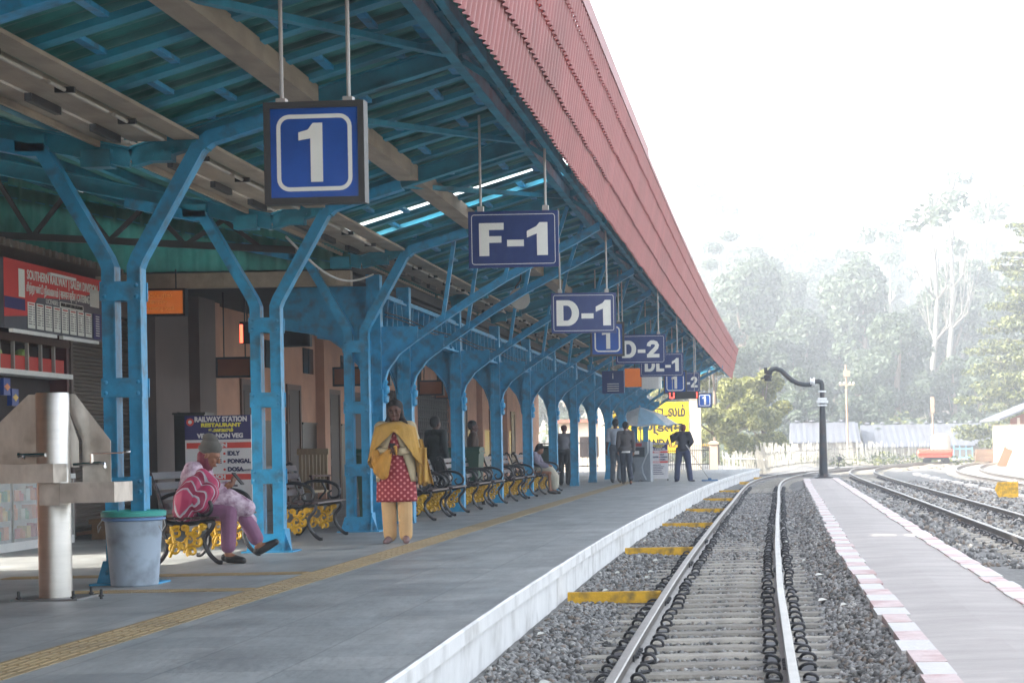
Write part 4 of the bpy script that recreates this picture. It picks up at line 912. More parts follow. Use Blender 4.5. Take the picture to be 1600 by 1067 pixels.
# black cabinet and standee
m = MB(); m.box(-.2, .22, -.1, .3, 0, 1.62); m.box(-.22, .24, -.12, .32, 1.62, 1.65); o = m.build('black_cabinet', GRANITE); o.location = (-7.95, 26.9, 0); tag(o, 'tall black cabinet just behind and left of the restaurant poster', 'cabinet')
SW = M('poster_white', s2l((.84, .83, .84)), .5, 0, .03, 4); SRED = M('poster_red', s2l((.83, .25, .2)), .5); SYEL = M('poster_yellow', s2l((.9, .85, .3)), .5)
def poster(loc, sc_, full, lab):
    r = root('restaurant_poster', loc, 0, lab, 'poster board')
    w_ = .86*sc_; h = 1.5*sc_; z0 = .07*sc_
    m = MB(); m.box(-w_/2, w_/2, 0, .03, z0, z0+h); part('board', m, SW, r)
    m = MB(); m.box(-w_/2, w_/2, -.004, 0, z0+h*.79, z0+h); part('header', m, NAVY, r)
    for a, b in ((.715, .765), (.44, .49)): m = MB(); m.box(-w_/2+.02, w_/2, -.004, 0, z0+h*a, z0+h*b); part('red_band', m, SRED, r)
    T = lambda b, s, mt, x, z, wd, bo=.004: text('lettering', b, s*sc_, mt, r, (x*sc_, -.006, z0+h*z), width=wd*sc_, bold=bo*sc_, world=False)
    T('RAILWAY STATION', .09, SW, .04, .965, .68); T('RESTAURANT', .065, SYEL, .04, .915, .52); T('உணவகம்', .06, SYEL, .04, .872, .32); T('VEG & NON VEG', .08, SW, .03, .822, .6)
    T('TIFFEN', .07, SW, -.02, .74, .28); T('LUNCH', .07, SW, -.04, .465, .26)
    for i, (a, b) in enumerate((('RAVA IDLY', .655), ('COFFEE', .58), ('UPMA', .51))): pass
    INKN = M('ink_navy', s2l((.12, .12, .32)), .5)
    for i, (a, zz) in enumerate((('IDLY', .668), ('PONGAL', .60), ('DOSA', .53))):
        text('lettering', a, .075*sc_, INKN, r, (.12*sc_, -.006, z0+h*zz), bold=.004, align='LEFT', world=False)
        m = MB(); m.ell((.08*sc_, -.005, z0+h*zz), (.016, .003, .016), 8, 5); part('bullet', m, SRED, r)
    text('lettering', 'COFFEE', .075*sc_, INKN, r, (.04*sc_, -.006, z0+h*.60), bold=.004, align='RIGHT', world=False); text('lettering', '(VARITIES)', .03*sc_, INKN, r, (.36*sc_, -.006, z0+h*.522), world=False)
    m = MB(); m.lathe([(.05, 0), (.05, .004)], (0, 0, 0), 20); m.v = [(a-.36, -.003-c, b+z0+h*.945) for a, b, c in m.v]; part('round_emblem', m, SRED, r)
    m = MB(); m.lathe([(.025, 0), (.025, .003)], (0, 0, 0), 14); m.v = [(a-.36, -.008-c, b+z0+h*.945) for a, b, c in m.v]; part('emblem_centre', m, SW, r)
    for k in range(6): m = MB(); zz = .38-k*.05; m.box(-.3*sc_, (.05+.25*rnd.random())*sc_, -.004, -.001, z0+h*zz, z0+h*(zz+.018)); part('small_print', m, INKN if not full else INK, r)
    m = MB(); m.box(-w_/2, -w_/2+.03, .0, .25, 0, z0); m.box(w_/2-.03, w_/2, .0, .25, 0, z0); part('feet', m, DARKM, r)
    return r
poster((at(341, 700, 25).x, 25, .0), 1.0, True, 'restaurant menu poster board behind the seated woman with the beanie')
poster((at(1027, 700, 57).x, 57, .0), .72, False, 'small restaurant menu poster standing right of the grey machine')
# bicycle-like loop and pale conduit on the grey pier
m = MB(); m.tube([(-8.3, 27.6, 0), (-8.3, 27.6, 1.15)], .03, 8); m.tube([(-8.24, 27.6, 0), (-8.24, 27.6, 1.2)], .02, 8); m.box(-8.36, -8.18, 27.5, 27.6, .3, .6); o = m.build('conduit', GREY_POLE); tag(o, 'grey vertical conduit with meter box on the pier left of the poster', 'conduit')
m = MB(); m.tube([(-8.3+.14*math.cos(a), 27.45, 1.35+.3*math.sin(a)) for a in [R(-90+i*15) for i in range(13)]], .03, 8); o = m.build('hose_loop', BLACK); tag(o, 'black looped hose hanging on the pier left of the poster', 'hose')
# wheeled bins
def wbin(loc, lab, txt=None):
    r = root('wheeled_bin', loc, 0, lab, 'wheeled bin', 'dark green wheeled bins'); G = M('bin_green', s2l((.07, .25, .17)), .45, 0, .1, 5)
    m = MB(); vs = [(-.25, -.3, .08), (.25, -.3, .08), (.25, .25, .08), (-.25, .25, .08), (-.3, -.36, 1.0), (.3, -.36, 1.0), (.3, .33, 1.0), (-.3, .33, 1.0)]; m.add(vs, [(0, 3, 2, 1), (4, 5, 6, 7), (0, 1, 5, 4), (1, 2, 6, 5), (2, 3, 7, 6), (3, 0, 4, 7)]); m.box(-.32, .32, -.39, .35, .97, 1.01); part('body', m, G, r)
    m = MB(); m.prism([(-.4, 1.01), (.34, 1.02), (.3, 1.09), (-.25, 1.1), (-.38, 1.05)], 'x', -.31, .31); m.tube([(-.25, .38, 1.02), (.25, .38, 1.02)], .02, 8); part('lid', m, G, r)
    for s in (-1, 1): m = MB(); m.tube([(s*.27, .2, .12), (s*.33, .2, .12)], .12, 16); part('wheel', m, BLACK, r)
    if txt: text('lettering', txt, .11, SIGNWHITE, r, (-.0, -.355, .78), bold=.004, world=False, rot=(R(94), 0, 0)); m = MB(); m.box(-.14, .14, -.352, -.345, .70, .71); part('underline', m, SIGNWHITE, r)
    return r
wbin((-5.32, 27.1, 0), 'dark green wheeled bin directly behind the walking woman', 'USTO'); wbin((-5.55, 36.4, 0), 'dark green wheeled bin behind the long row of benches'); wbin((-5.85, 53.5, 0), 'dark bin between the far arcade columns')
# vending machine
r = root('vending_machine', (at(1001, 700, 56).x, 56, 0), R(-8), 'grey kiosk machine with curved body left of the small poster', 'kiosk machine'); GM = M('machine_grey', s2l((.50, .53, .56)), .4)
m = MB(); m.box(-.32, .0, -.28, .3, 0, .06); m.box(-.32, .3, -.1, .3, 0, 1.16); m.prism([(-.3, .85), (.26, .85), (.26, 1.16), (-.3, 1.16)], 'y', -.3, -.1)
m.prism([(-.24, .06), (.2, .06), (.1, .25), (.08, .45), (.18, .7), (.26, .85), (-.3, .85), (-.22, .7), (-.12, .45), (-.14, .25)], 'y', -.3, -.1); part('body', m, GM, r)
m = MB(); m.box(-.22, .18, -.32, -.3, .72, 1.0); part('panel', m, M('panel_dark', s2l((.2, .22, .24)), .3), r); m = MB(); m.box(-.1, .1, -.325, -.32, 1.03, 1.12); part('red_label', m, INKR, r); m = MB(); m.box(-.17, .02, -.33, -.32, .8, .9); part('buttons', m, WHITE, r)
# yellow station name board on concrete posts
r = root('station_name_board', (at(1020, 700, 86).x, 86, 0), 0, 'large yellow station name board with black writing in three scripts', 'name board')
SY = M('board_yellow', s2l((.92, .78, .10)), .45, 0, .04, 2)
m = MB(); m.box(-1.95, 1.62, -.05, .05, .68, 2.95); part('board', m, SY, r)
BK = M('letter_black', (.02, .02, .02), .5)
text('lettering', 'உதகமண்டலம்', .62, BK, r, (-.17, -.06, 2.5), width=3.3, bold=.02, world=False); text('lettering', 'उदगमण्डलम', .55, BK, r, (-.17, -.06, 1.8), width=3.0, bold=.02, world=False); text('lettering', 'UDAGAMANDALAM', .5, BK, r, (-.17, -.06, 1.1), width=3.3, bold=.02, world=False)
for x0, x1 in ((1.68, 2.18), (-2.4, -1.97)): m = MB(); m.box(x0, x1, -.2, .2, -.5, 3.05); m.box(x0-.04, x1+.04, -.24, .24, 3.05, 3.12); part('post', m, M('post_white', s2l((.8, .76, .7)), .8, 0, .1, 2), r)
# garden umbrella
r = root('patio_umbrella', (at(1000, 655, 70).x, 70, 0), 0, 'pale blue and white garden umbrella in front of the yellow name board', 'umbrella')
m = MB(); n = 8; top = (0, 0, 2.45)
for k in range(n):
    a0, a1 = 2*math.pi*k/n, 2*math.pi*(k+1)/n; m.mi = k % 2; p = [(1.5*math.cos(a), 1.5*math.sin(a), 1.72) for a in (a0, a1)]; q = [(.8*math.cos(a), .8*math.sin(a), 2.17) for a in (a0, a1)]; pm = (1.38*math.cos((a0+a1)/2), 1.38*math.sin((a0+a1)/2), 1.82)
    m.add([top, q[0], q[1], p[0], p[1], pm], [(0, 1, 2), (1, 3, 5), (1, 5, 2), (2, 5, 4)])
part('canopy', m, [M('cloth_pale_blue', s2l((.62, .78, .88)), .7, trans=.25), M('cloth_white', s2l((.85, .87, .88)), .7, trans=.25)], r)
m = MB(); m.tube([(0, 0, 0), (0, 0, 2.5)], .025, 8); part('pole', m, GREY_POLE, r)
m = MB(); m.tube([(-5.1+.02*math.sin(t*3), 20.9+t*4.7, 3.42-.25*math.sin(math.pi*t)) for t in [i/14 for i in range(15)]], .014, 6); o = m.build('sagging_cable', GREY_POLE); tag(o, 'pale cable sagging between the second and third Y columns', 'cable')
m = MB()
for t0, z in ((0, 2.9), (1, 2.95)): m.tube([(colx(30)+.08, 26.2+t*48, z+.02*math.sin(t*60)) for t in [i/60 for i in range(61)]], .009, 5)
o = m.build('conduit_run', DARKM); tag(o, 'dark thin cables clipped along the lattice girders', 'cable')
# ================================================================ PEOPLE
def fuse(name, m, mat, parent=None, vox=.012, sm=4, fac=.5):
    me = m.mesh(name+'_raw'); o = bpy.data.objects.new(name+'_raw', me); COL.objects.link(o)
    r = o.modifiers.new('r', 'REMESH'); r.mode = 'VOXEL'; r.voxel_size = vox; r.use_smooth_shade = True
    if sm: s = o.modifiers.new('s', 'SMOOTH'); s.iterations = sm; s.factor = fac
    dg = bpy.context.evaluated_depsgraph_get(); out = bpy.data.meshes.new_from_object(o.evaluated_get(dg)); bpy.data.objects.remove(o); bpy.data.meshes.remove(me)
    out.name = name; out.polygons.foreach_set('use_smooth', [True]*len(out.polygons)); out.materials.clear()
    for q in (mat if isinstance(mat, (list, tuple)) else [mat]): out.materials.append(q)
    ob = bpy.data.objects.new(name, out); COL.objects.link(ob)
    if parent is not None: ob.parent = parent
    return ob
def V(*a): return Vector(a)
def limb(m, pts, rs, n=12):
    P = [Vector(p) for p in pts]; out = []; rr = []
    for i in range(len(P)-1):
        for k in range(6): t = k/6; out.append(P[i].lerp(P[i+1], t)); rr.append(rs[i]*(1-t)+rs[i+1]*t)
    out.append(P[-1]); rr.append(rs[-1]); m.tube(out, rr, n)
    for p, r in zip(P, rs): m.ell(p, (r, r, r), 10, 8)
def head(m, c, rot=Matrix(), s=1.0, mouth=True):
    "head with brow, nose, chin, ears; looks along -Y before rot"
    def E(p, r): m.ell(Vector(c)+rot @ (Vector(p)*s), tuple(x*s for x in r), 14, 10, rot)
    E((0, .012, .03), (.076, .094, .088)); E((0, -.022, -.035), (.058, .062, .078)); E((0, -.052, -.085), (.026, .024, .02)); E((0, -.045, .02), (.058, .045, .045))
    E((0, -.098, -.018), (.012, .016, .024)); E((0, -.106, -.033), (.017, .013, .010)); E((0, -.086, -.068), (.024, .010, .007)); E((0, -.084, -.078), (.02, .009, .006))
    for q in (-1, 1): E((q*.077, .012, -.012), (.010, .018, .03)); E((q*.038, -.06, -.03), (.022, .022, .022)); E((q*.028, -.088, .022), (.022, .008, .005))
def face_marks(parent, c, rot, s=1.0):
    W_ = M('eye_white', (.18, .16, .15), .5); D = M('eye_dark', (.012, .01, .01), .2); LP = M('lips', s2l((.40, .2, .2)), .4)
    for q in (-1, 1):
        m = MB()
        m.ell(Vector(c)+rot @ (Vector((q*.028, -.0865, .002))*s), (.010*s, .006*s, .0045*s), 10, 6, rot); m.mi = 1
        m.ell(Vector(c)+rot @ (Vector((q*.028, -.0925, .002))*s), (.005*s, .003*s, .005*s), 8, 5, rot); m.ell(Vector(c)+rot @ (Vector((q*.029, -.095, .023))*s), (.018*s, .004*s, .0028*s), 8, 5, rot)
        part('eye', m, [W_, D], parent, smooth=True)
    m = MB(); m.ell(Vector(c)+rot @ (Vector((0, -.0965, -.073))*s), (.019*s, .003*s, .006*s), 10, 5, rot); part('lips', m, LP, parent, smooth=True)
def hand(m, w, d, pn, s=1.0, curl=.5, side=1):
    "palm and five fingers from wrist w along d; pn palm normal"
    d = Vector(d).normalized(); pn = Vector(pn); pn = (pn-d*pn.dot(d)).normalized(); a = d.cross(pn)*side; w = Vector(w)
    limb(m, [w, w+d*.045*s, w+d*.08*s], [.024*s, .03*s, .028*s], 8)
    for k, L in zip((-.027, -.009, .009, .026), (.062, .075, .07, .052)):
        p = w+d*.085*s+a*k*s; q = p+(d*(1-curl*.5)+pn*curl*.5).normalized()*L*.5*s; e = q+(d*(1-curl*1.2)+pn*curl*1.3).normalized()*L*.55*s
        limb(m, [p-d*.02*s, p, q, e], [.0105*s, .010*s, .009*s, .0075*s], 7)
    p = w+d*.02*s-a*.024*s; limb(m, [p, p-a*.025*s+d*.03*s+pn*.01*s, p-a*.022*s+d*.06*s+pn*.025*s], [.013*s, .011*s, .008*s], 7)
SKIN = M('skin_brown', s2l((.33, .21, .16)), .6, 0, .08, 8); SKIN2 = M('skin_tan', s2l((.56, .38, .28)), .5, 0, .08, 8); HAIR = M('hair_black', (.006, .005, .005), .75, 0, .3, 30, .4, 90, stretch=(6, 6, 1))
BASE = dict(pel=(0, 0, .93), waist=(0, .0, 1.05), chest=(0, 0, 1.24), neck=(0, .005, 1.40), head=(0, -.01, 1.53),
    shL=(.165, 0, 1.355), elL=(.21, .02, 1.09), wrL=(.21, -.06, .87), shR=(-.165, 0, 1.355), elR=(-.21, .02, 1.09), wrR=(-.21, -.06, .87),
    hipL=(.085, 0, .90), knL=(.095, -.02, .49), anL=(.10, .02, .08), hipR=(-.085, 0, .90), knR=(-.095, -.02, .49), anR=(-.10, .02, .08),
    toeL=(.11, -.13, .025), toeR=(-.11, -.13, .025), hdL=(0, -.2, -1), hdR=(0, -.2, -1), hnL=(-1, 0, 0), hnR=(1, 0, 0))
def figure(label, loc, rz, J, skin, top, trou, shoe, hairstyle='short', sc=1.0, fat=1.0, hrot=(0, 0, 0), vox=.013, sleeve=1.0, loose=.014, curl=.5, jacket=False, cuff=.02, hs=1.0):
    P = {k: Vector(v) for k, v in {**BASE, **J}.items()}; g = fat
    hr = (Matrix.Rotation(R(hrot[2]), 3, 'Z') @ Matrix.Rotation(R(hrot[0]), 3, 'X') @ Matrix.Rotation(R(hrot[1]), 3, 'Y'))
    m = MB()
    def torso(m, e):
        m.ell(P['pel'], (.145*g+e, .105*g+e, .11+e), 16, 12); m.ell(P['waist'], (.125*g+e, .095*g+e, .12+e), 16, 12); m.ell(P['chest'], (.155*g+e, .105*g+e, .15+e), 16, 12)
        m.ell(P['chest'].lerp(P['neck'], .55), (.12*g+e, .075*g+e, .07+e), 14, 10)
        limb(m, [P['pel'], P['waist'], P['chest']], [.1*g+e, .1*g+e, .11*g+e]); limb(m, [P['shL'], P['chest'].lerp(P['neck'], .6), P['shR']], [.06*g+e, .075*g+e, .06*g+e])
    def arms(m, e, f=1.0):
        for s in 'LR':
            if f >= 1: limb(m, [P['sh'+s], P['el'+s], P['wr'+s]], [.055*g+e, .042*g+e, .027*g+e])
            else: limb(m, [P['sh'+s], P['sh'+s].lerp(P['el'+s], f)], [.055*g+e, .047*g+e*1.4])
    def legs(m, e, f=1.0):
        for s in 'LR': limb(m, [P['hip'+s], P['kn'+s], P['kn'+s].lerp(P['an'+s], f)], [.085*g+e, .058*g+e, (.036+.02*(1-f))*g+e])
    torso(m, 0); arms(m, 0); legs(m, 0)
    limb(m, [P['chest'].lerp(P['neck'], .5), P['neck'], P['head']+V(0, .01, -.02)], [.07, .054, .052]); head(m, P['head'], hr, hs)
    for s in 'LR':
        hand(m, P['wr'+s], P['hd'+s], P['hn'+s], 1.0, curl, 1 if s == 'L' else -1)
        a = P['an'+s]; t = P['toe'+s]; limb(m, [a, a.lerp(t, .5)+V(0, 0, -.004), t], [.038, .034, .026], 10)
        hl = a+(a-t).normalized()*.035; hl.z = min(a.z, t.z+.03)-.0; m.ell(hl, (.032, .034, .034), 10, 8)
    b = fuse('person', m, skin, None, vox, 2, .4); b.location = loc; b.rotation_euler = (0, 0, rz); b.scale = (sc, sc, sc); tag(b, label, 'person')
    face_marks(b, P['head'], hr, hs)
    # clothes
    if trou:
        m = MB(); legs(m, loose*1.1, .98-cuff); m.ell(P['pel'], (.15*g+loose, .112*g+loose, .12+loose), 16, 12)
        for s in 'LR':
            q = P['kn'+s].lerp(P['an'+s], .5); limb(m, [P['kn'+s], q, P['an'+s].lerp(P['kn'+s], cuff)], [.062*g+loose, .058*g+loose, .05*g+loose*1.2])
        fuse('trousers', m, trou, b, vox, 3)
    if top:
        m = MB(); torso(m, loose); arms(m, loose*(1 if not jacket else 1.2), sleeve)
        if jacket: m.ell(P['pel']+V(0, 0, .0), (.165*g+loose, .125*g+loose, .11), 16, 10); limb(m, [P['chest']+V(0, .04, .12), P['neck']+V(0, .012, -.02)], [.08, .066])
        fuse('jacket' if jacket else 'shirt', m, top, b, vox, 3)
    for s in 'LR':
        m = MB(); a = P['an'+s]; t = P['toe'+s]; d = (t-a).normalized(); limb(m, [a-V(0, 0, .03), a.lerp(t, .5)-V(0, 0, .012), t], [.043, .042, .034], 10); hl = a-d*.035; hl.z -= .03; m.ell(hl, (.04, .042, .04), 10, 8)
        lo = min(p[2] for p in m.v); m.v = [(x, y, max(z, min(a.z, t.z+.05)-.085 if a.z > .3 else 0.002)) for x, y, z in m.v]
        if shoe: part('shoe', m, shoe, b, smooth=True)
    c = P['head']
    def HE(m, p, r): m.ell(Vector(c)+hr @ (Vector(p)*hs), tuple(x*hs for x in r), 14, 10, hr)
    if hairstyle:
        m = MB(); HE(m, (0, .024, .056), (.086, .098, .082)); HE(m, (0, .03, .03), (.086, .095, .08)); HE(m, (0, .06, 0), (.072, .06, .075))
        if hairstyle in ('long', 'tail'):
            HE(m, (0, .05, -.06), (.07, .05, .06)); HE(m, (.07, .03, -.02), (.022, .04, .06)); HE(m, (-.07, .03, -.02), (.022, .04, .06))
        if hairstyle == 'long': limb(m, [c+V(.05, .04, -.05), c+V(.10, .01, -.11), c+V(.14, -.05, -.15)], [.05, .035, .02]); limb(m, [c+V(-.05, .04, -.05), c+V(-.10, .0, -.12)], [.045, .025])
        if hairstyle == 'tail': limb(m, [c+V(0, .08, 0), c+V(0, .12, -.1), c+V(0, .1, -.25)], [.04, .03, .015])
        fuse('hair', m, HAIR, b, .009, 1, .4)
    return b, P, hr
# walking woman
KURTA = M('kurta_crimson', s2l((.52, .10, .16)), .75); 
def dots(mt, bgc, dotc, sc_=22, thr=.30):
    n = mt.node_tree.nodes; l = mt.node_tree.links; tc = [q for q in n if q.type == 'TEX_COORD'][0]
    mp = n.new('ShaderNodeMapping'); mp.inputs['Rotation'].default_value = (0, R(45), 0); mp.inputs['Scale'].default_value = (1, .0, 1); l.new(tc.outputs['Object'], mp.inputs[0])
    v = n.new('ShaderNodeTexVoronoi'); v.inputs['Scale'].default_value = sc_; v.inputs['Randomness'].default_value = 0; l.new(mp.outputs[0], v.inputs['Vector'])
    r = n.new('ShaderNodeValToRGB'); r.color_ramp.elements[0].position = thr-.06; r.color_ramp.elements[1].position = thr+.02; r.color_ramp.elements[0].color = (*dotc, 1); r.color_ramp.elements[1].color = (*bgc, 1)
    l.new(v.outputs['Distance'], r.inputs[0]); l.new(r.outputs[0], n['Principled BSDF'].inputs['Base Color'])
dots(KURTA, s2l((.52, .09, .15)), s2l((.80, .50, .48)), 19, .27)
MUST = M('mustard_shawl', s2l((.72, .56, .26)), .8, 0, .12, 5, .3, 40, trans=.12); CREAM = M('cream_cardigan', s2l((.68, .62, .50)), .85, 0, .08, 20, .4, 120); PANT = M('cream_trousers', s2l((.74, .60, .42)), .8, 0, .08, 6)
SAND_ = M('sandal', s2l((.45, .35, .35)), .6, 0, .3, 30)
J = dict(elL=(.245, .02, 1.10), wrL=(.075, -.17, 1.075), elR=(-.245, .02, 1.10), wrR=(-.075, -.17, 1.075), hdL=(-1, -.45, .25), hdR=(1, -.45, .2), hnL=(0, -.6, -.6), hnR=(0, .3, 1),
    knL=(.10, -.05, .48), anL=(.105, -.03, .09), toeL=(.125, -.19, .03), knR=(-.09, -.03, .49), anR=(-.085, .03, .085), toeR=(-.12, -.12, .025), head=(0, -.02, 1.545), neck=(0, .005, 1.41))
wl = at(621, 846, 22.3)
b, P, hr = figure('woman in mustard shawl and crimson dotted tunic walking towards the camera', (wl.x, 22.3, 0), R(4), J, SKIN, CREAM, PANT, SAND_, 'long', .985, 1.18, (2, 0, -2), .0085, loose=.016, curl=.7, hs=1.1)
def loft(m, rings, n=40):
    "rings: (cx,cy,z,rx,ry,foldamp,phase)"
    vs = []
    for cx, cy, z, rx, ry, fa, ph in rings:
        for j in range(n):
            a = 2*math.pi*j/n; k = 1+fa*math.sin(9*a+ph)+fa*.6*math.sin(5*a+2*ph); vs.append((cx+rx*k*math.cos(a), cy+ry*k*math.sin(a), z))
    return m.add(vs, [(i*n+j, i*n+(j+1) % n, (i+1)*n+(j+1) % n, (i+1)*n+j) for i in range(len(rings)-1) for j in range(n)])
m = MB(); Rg = []
for z, rx, ry in ((1.36, .10, .085), (1.30, .15, .125), (1.20, .185, .155), (1.1, .178, .15), (1.0, .185, .152), (.9, .205, .165), (.8, .218, .17), (.7, .226, .172), (.6, .232, .172), (.54, .236, .172), (.49, .238, .17)): Rg.append((.0, -.004, z, rx, ry, .012 if z > .9 else .02, z*2))
loft(m, Rg, 60); part('tunic', m, KURTA, b, smooth='all')
o = b.children[-1]; sol = o.modifiers.new('s', 'SOLIDIFY'); sol.thickness = .004
# open cardigan fronts
for s in (-1, 1):
    m = MB(); vs = []
    for i in range(12):
        z = 1.33-.055*i; t = i/11
        for j in range(8):
            a = R(-90+s*(3+t*50))+s*R(j*13); rx, ry = .208+.03*t, .172+.02*t
            if z > 1.2: rx *= .82+.18*(1.33-z)/.13; ry *= .8+.2*(1.33-z)/.13
            vs.append((rx*math.cos(a), ry*math.sin(a), z))
    m.add(vs, [(i*8+j, i*8+j+1, (i+1)*8+j+1, (i+1)*8+j) for i in range(11) for j in range(7)]); o = part('cardigan_front', m, CREAM, b, smooth='all'); sol = o.modifiers.new('s', 'SOLIDIFY'); sol.thickness = .006
# shawl round the shoulders: a sheet following an arc over chest, shoulders and arms
m = MB(); vs = []; NA, NZ = 72, 22
for i in range(NZ):
    t = i/(NZ-1)
    for j in range(NA):
        a = 2*math.pi*j/NA; ca, sa = math.cos(a), math.sin(a)
        front = max(0, -sa); side = abs(ca)
        drop = .035+.44*side**1.35*(1.0 if ca > 0 else .80)+.30*max(0, sa)+.012*math.sin(a*6)
        t1 = min(1, t/.32); t2 = max(0, (t-.32)/.68)
        z = 1.43-.085*t1**1.3-drop*t2
        rx = .075+.170*math.sin(t1*1.571)+.085*t2*side**.5; ry = .075+.10*math.sin(t1*1.571)+.03*t2
        f = 1+.018*math.sin(a*22+t*3)*min(1, t*2)+.012*math.sin(a*13-t*5)
        vs.append((rx*f*ca, ry*f*sa-.012*front, z-.0*front))
m.add(vs, [(i*NA+j, i*NA+(j+1) % NA, (i+1)*NA+(j+1) % NA, (i+1)*NA+j) for i in range(NZ-1) for j in range(NA)])
o = part('shawl', m, MUST, b, smooth='all'); sol = o.modifiers.new('s', 'SOLIDIFY'); sol.thickness = .005
def drape(P0, P1, w0, w1, name, folds=5, mat=MUST, dep=.04, ny=16, swing=0):
    m = MB(); vs = []; n = 22; P0, P1 = Vector(P0), Vector(P1)
    for i in range(ny):
        t = i/(ny-1); c = P0.lerp(P1, t)+V(swing*math.sin(t*math.pi), 0, 0); w_ = w0+(w1-w0)*t
        for j in range(n):
            u = j/(n-1)-.5; vs.append((c.x+u*w_, c.y+dep*math.sin(u*folds*6.28+t*2)*(.4+.6*t)-.05*(1-4*u*u)*0, c.z+.015*math.sin(u*7)*t))
    m.add(vs, [(i*n+j, i*n+j+1, (i+1)*n+j+1, (i+1)*n+j) for i in range(ny-1) for j in range(n-1)]); o = part(name, m, mat, b, smooth='all'); sol = o.modifiers.new('s', 'SOLIDIFY'); sol.thickness = .005; return o
drape((.25, -.02, 1.22), (.355, .02, .68), .13, .17, 'shawl_tail', 3, dep=.03); drape((.30, -.06, 1.12), (.315, -.06, .70), .13, .12, 'shawl_tail', 2, dep=.025)
# cloth bundle held in front
m = MB(); limb(m, [(-.04, -.21, 1.10), (-.1, -.2, 1.0), (-.15, -.19, .88), (-.13, -.19, .82)], [.03, .075, .10, .07]); limb(m, [(-.22, -.12, 1.06), (-.2, -.15, .95), (-.15, -.18, .86)], [.05, .07, .07]); limb(m, [(.02, -.22, 1.13), (.035, -.225, 1.04)], [.025, .012]); fuse('held_shawl_end', m, M('mustard_fold', s2l((.70, .50, .18)), .8, 0, .2, 8, .5, 30, stretch=(3, 3, 1)), b, .01, 3)
m = MB(); m.box(-.03, .035, -.225, -.215, 1.10, 1.16); o = m.build('mobile_phone', DARKM); o.location = (wl.x, 22.3, .0); tag(o, 'small dark phone held by the walking woman', 'phone')
# seated woman with beanie, rucksack on lap, phone
BEAN = M('beanie_grey', s2l((.38, .37, .35)), .9, 0, .12, 30, .5, 60, stretch=(1, 1, 6)); FLOR = M('floral_tunic', s2l((.62, .50, .60)), .85, 0, .1, 14, col2=s2l((.86, .80, .84)), stain=(s2l((.45, .25, .38)), .85, 16)); MAUV = M('mauve_trousers', s2l((.50, .34, .45)), .8, 0, .15, 6)
BLKSH = M('black_shoe', (.02, .02, .02), .5)
J = dict(pel=(0, .06, .54), waist=(0, .10, .66), chest=(0, .03, .84), neck=(0, -.05, 1.0), head=(0, -.15, 1.085), shL=(.155, -.02, .95), elL=(.20, -.06, .71), wrL=(.07, -.29, .78), shR=(-.155, -.02, .95), elR=(-.2, -.06, .71), wrR=(-.05, -.30, .76),
    hdL=(-.4, -1, .3), hdR=(.3, -1, .3), hnL=(-.3, 0, 1), hnR=(.3, 0, 1), hipL=(.09, .04, .54), knL=(.12, -.40, .56), anL=(.11, -.62, .15), hipR=(-.09, .04, .54), knR=(-.10, -.38, .50), anR=(-.09, -.36, .08), toeL=(.13, -.77, .20), toeR=(-.1, -.52, .03))
sy, sx = 18.98, -5.56
b2, P2, hr2 = figure('woman in grey beanie and floral tunic sitting on the bench, looking at a phone', (sx, sy, 0), R(82), J, SKIN2, FLOR, MAUV, BLKSH, None, .98, 1.0, (24, 0, 8), .0085, loose=.02, curl=.8, cuff=.22, hs=1.05)
m = MB(); c = P2['head']
for p, r_ in (((0, .025, .085), (.098, .112, .085)), ((0, .06, .15), (.07, .085, .06)), ((0, .045, .04), (.095, .10, .055))): m.ell(c+hr2 @ Vector(p), r_, 16, 12, hr2)
fuse('beanie', m, BEAN, b2, .008, 2)
m = MB(); limb(m, [c+hr2 @ V(0, .06, -.03), c+V(0, .06, -.10)], [.065, .075]); limb(m, [c+hr2 @ V(.06, .03, -.02), c+V(.03, .02, -.12)], [.025, .035]); limb(m, [c+hr2 @ V(-.06, .03, -.02), c+V(-.03, .02, -.12)], [.025, .035]); fuse('maroon_scarf', m, M('maroon_scarf', s2l((.42, .12, .2)), .8), b2, .009, 2)
m = MB(); limb(m, [(0, -.05, .60), (.02, -.32, .62), (.06, -.50, .55)], [.16, .13, .09]); limb(m, [(.1, -.3, .58), (.14, -.50, .42)], [.11, .07]); limb(m, [(.15, -.1, .6), (.2, -.1, .5)], [.08, .05]); fuse('tunic_skirt', m, FLOR, b2, .010, 3)
STR = M('rucksack_pink', s2l((.80, .14, .38)), .6); n = STR.node_tree.nodes; l = STR.node_tree.links; wv = n.new('ShaderNodeTexWave'); wv.inputs['Scale'].default_value = 3.4; wv.inputs['Distortion'].default_value = 2.2; wv.inputs['Detail'].default_value = 1; r_ = n.new('ShaderNodeValToRGB'); r_.color_ramp.interpolation = 'CONSTANT'
e = r_.color_ramp.elements; e[0].position = 0; e[0].color = (*s2l((.68, .20, .36)), 1); e[1].position = .45; e[1].color = (*s2l((.62, .62, .66)), 1); x = e.new(.62); x.color = (*s2l((.74, .70, .73)), 1); x = e.new(.76); x.color = (*s2l((.55, .12, .27)), 1)
l.new([q for q in n if q.type == 'TEX_COORD'][0].outputs['Object'], wv.inputs['Vector']); l.new(wv.outputs['Fac'], r_.inputs[0]); l.new(r_.outputs[0], n['Principled BSDF'].inputs['Base Color'])
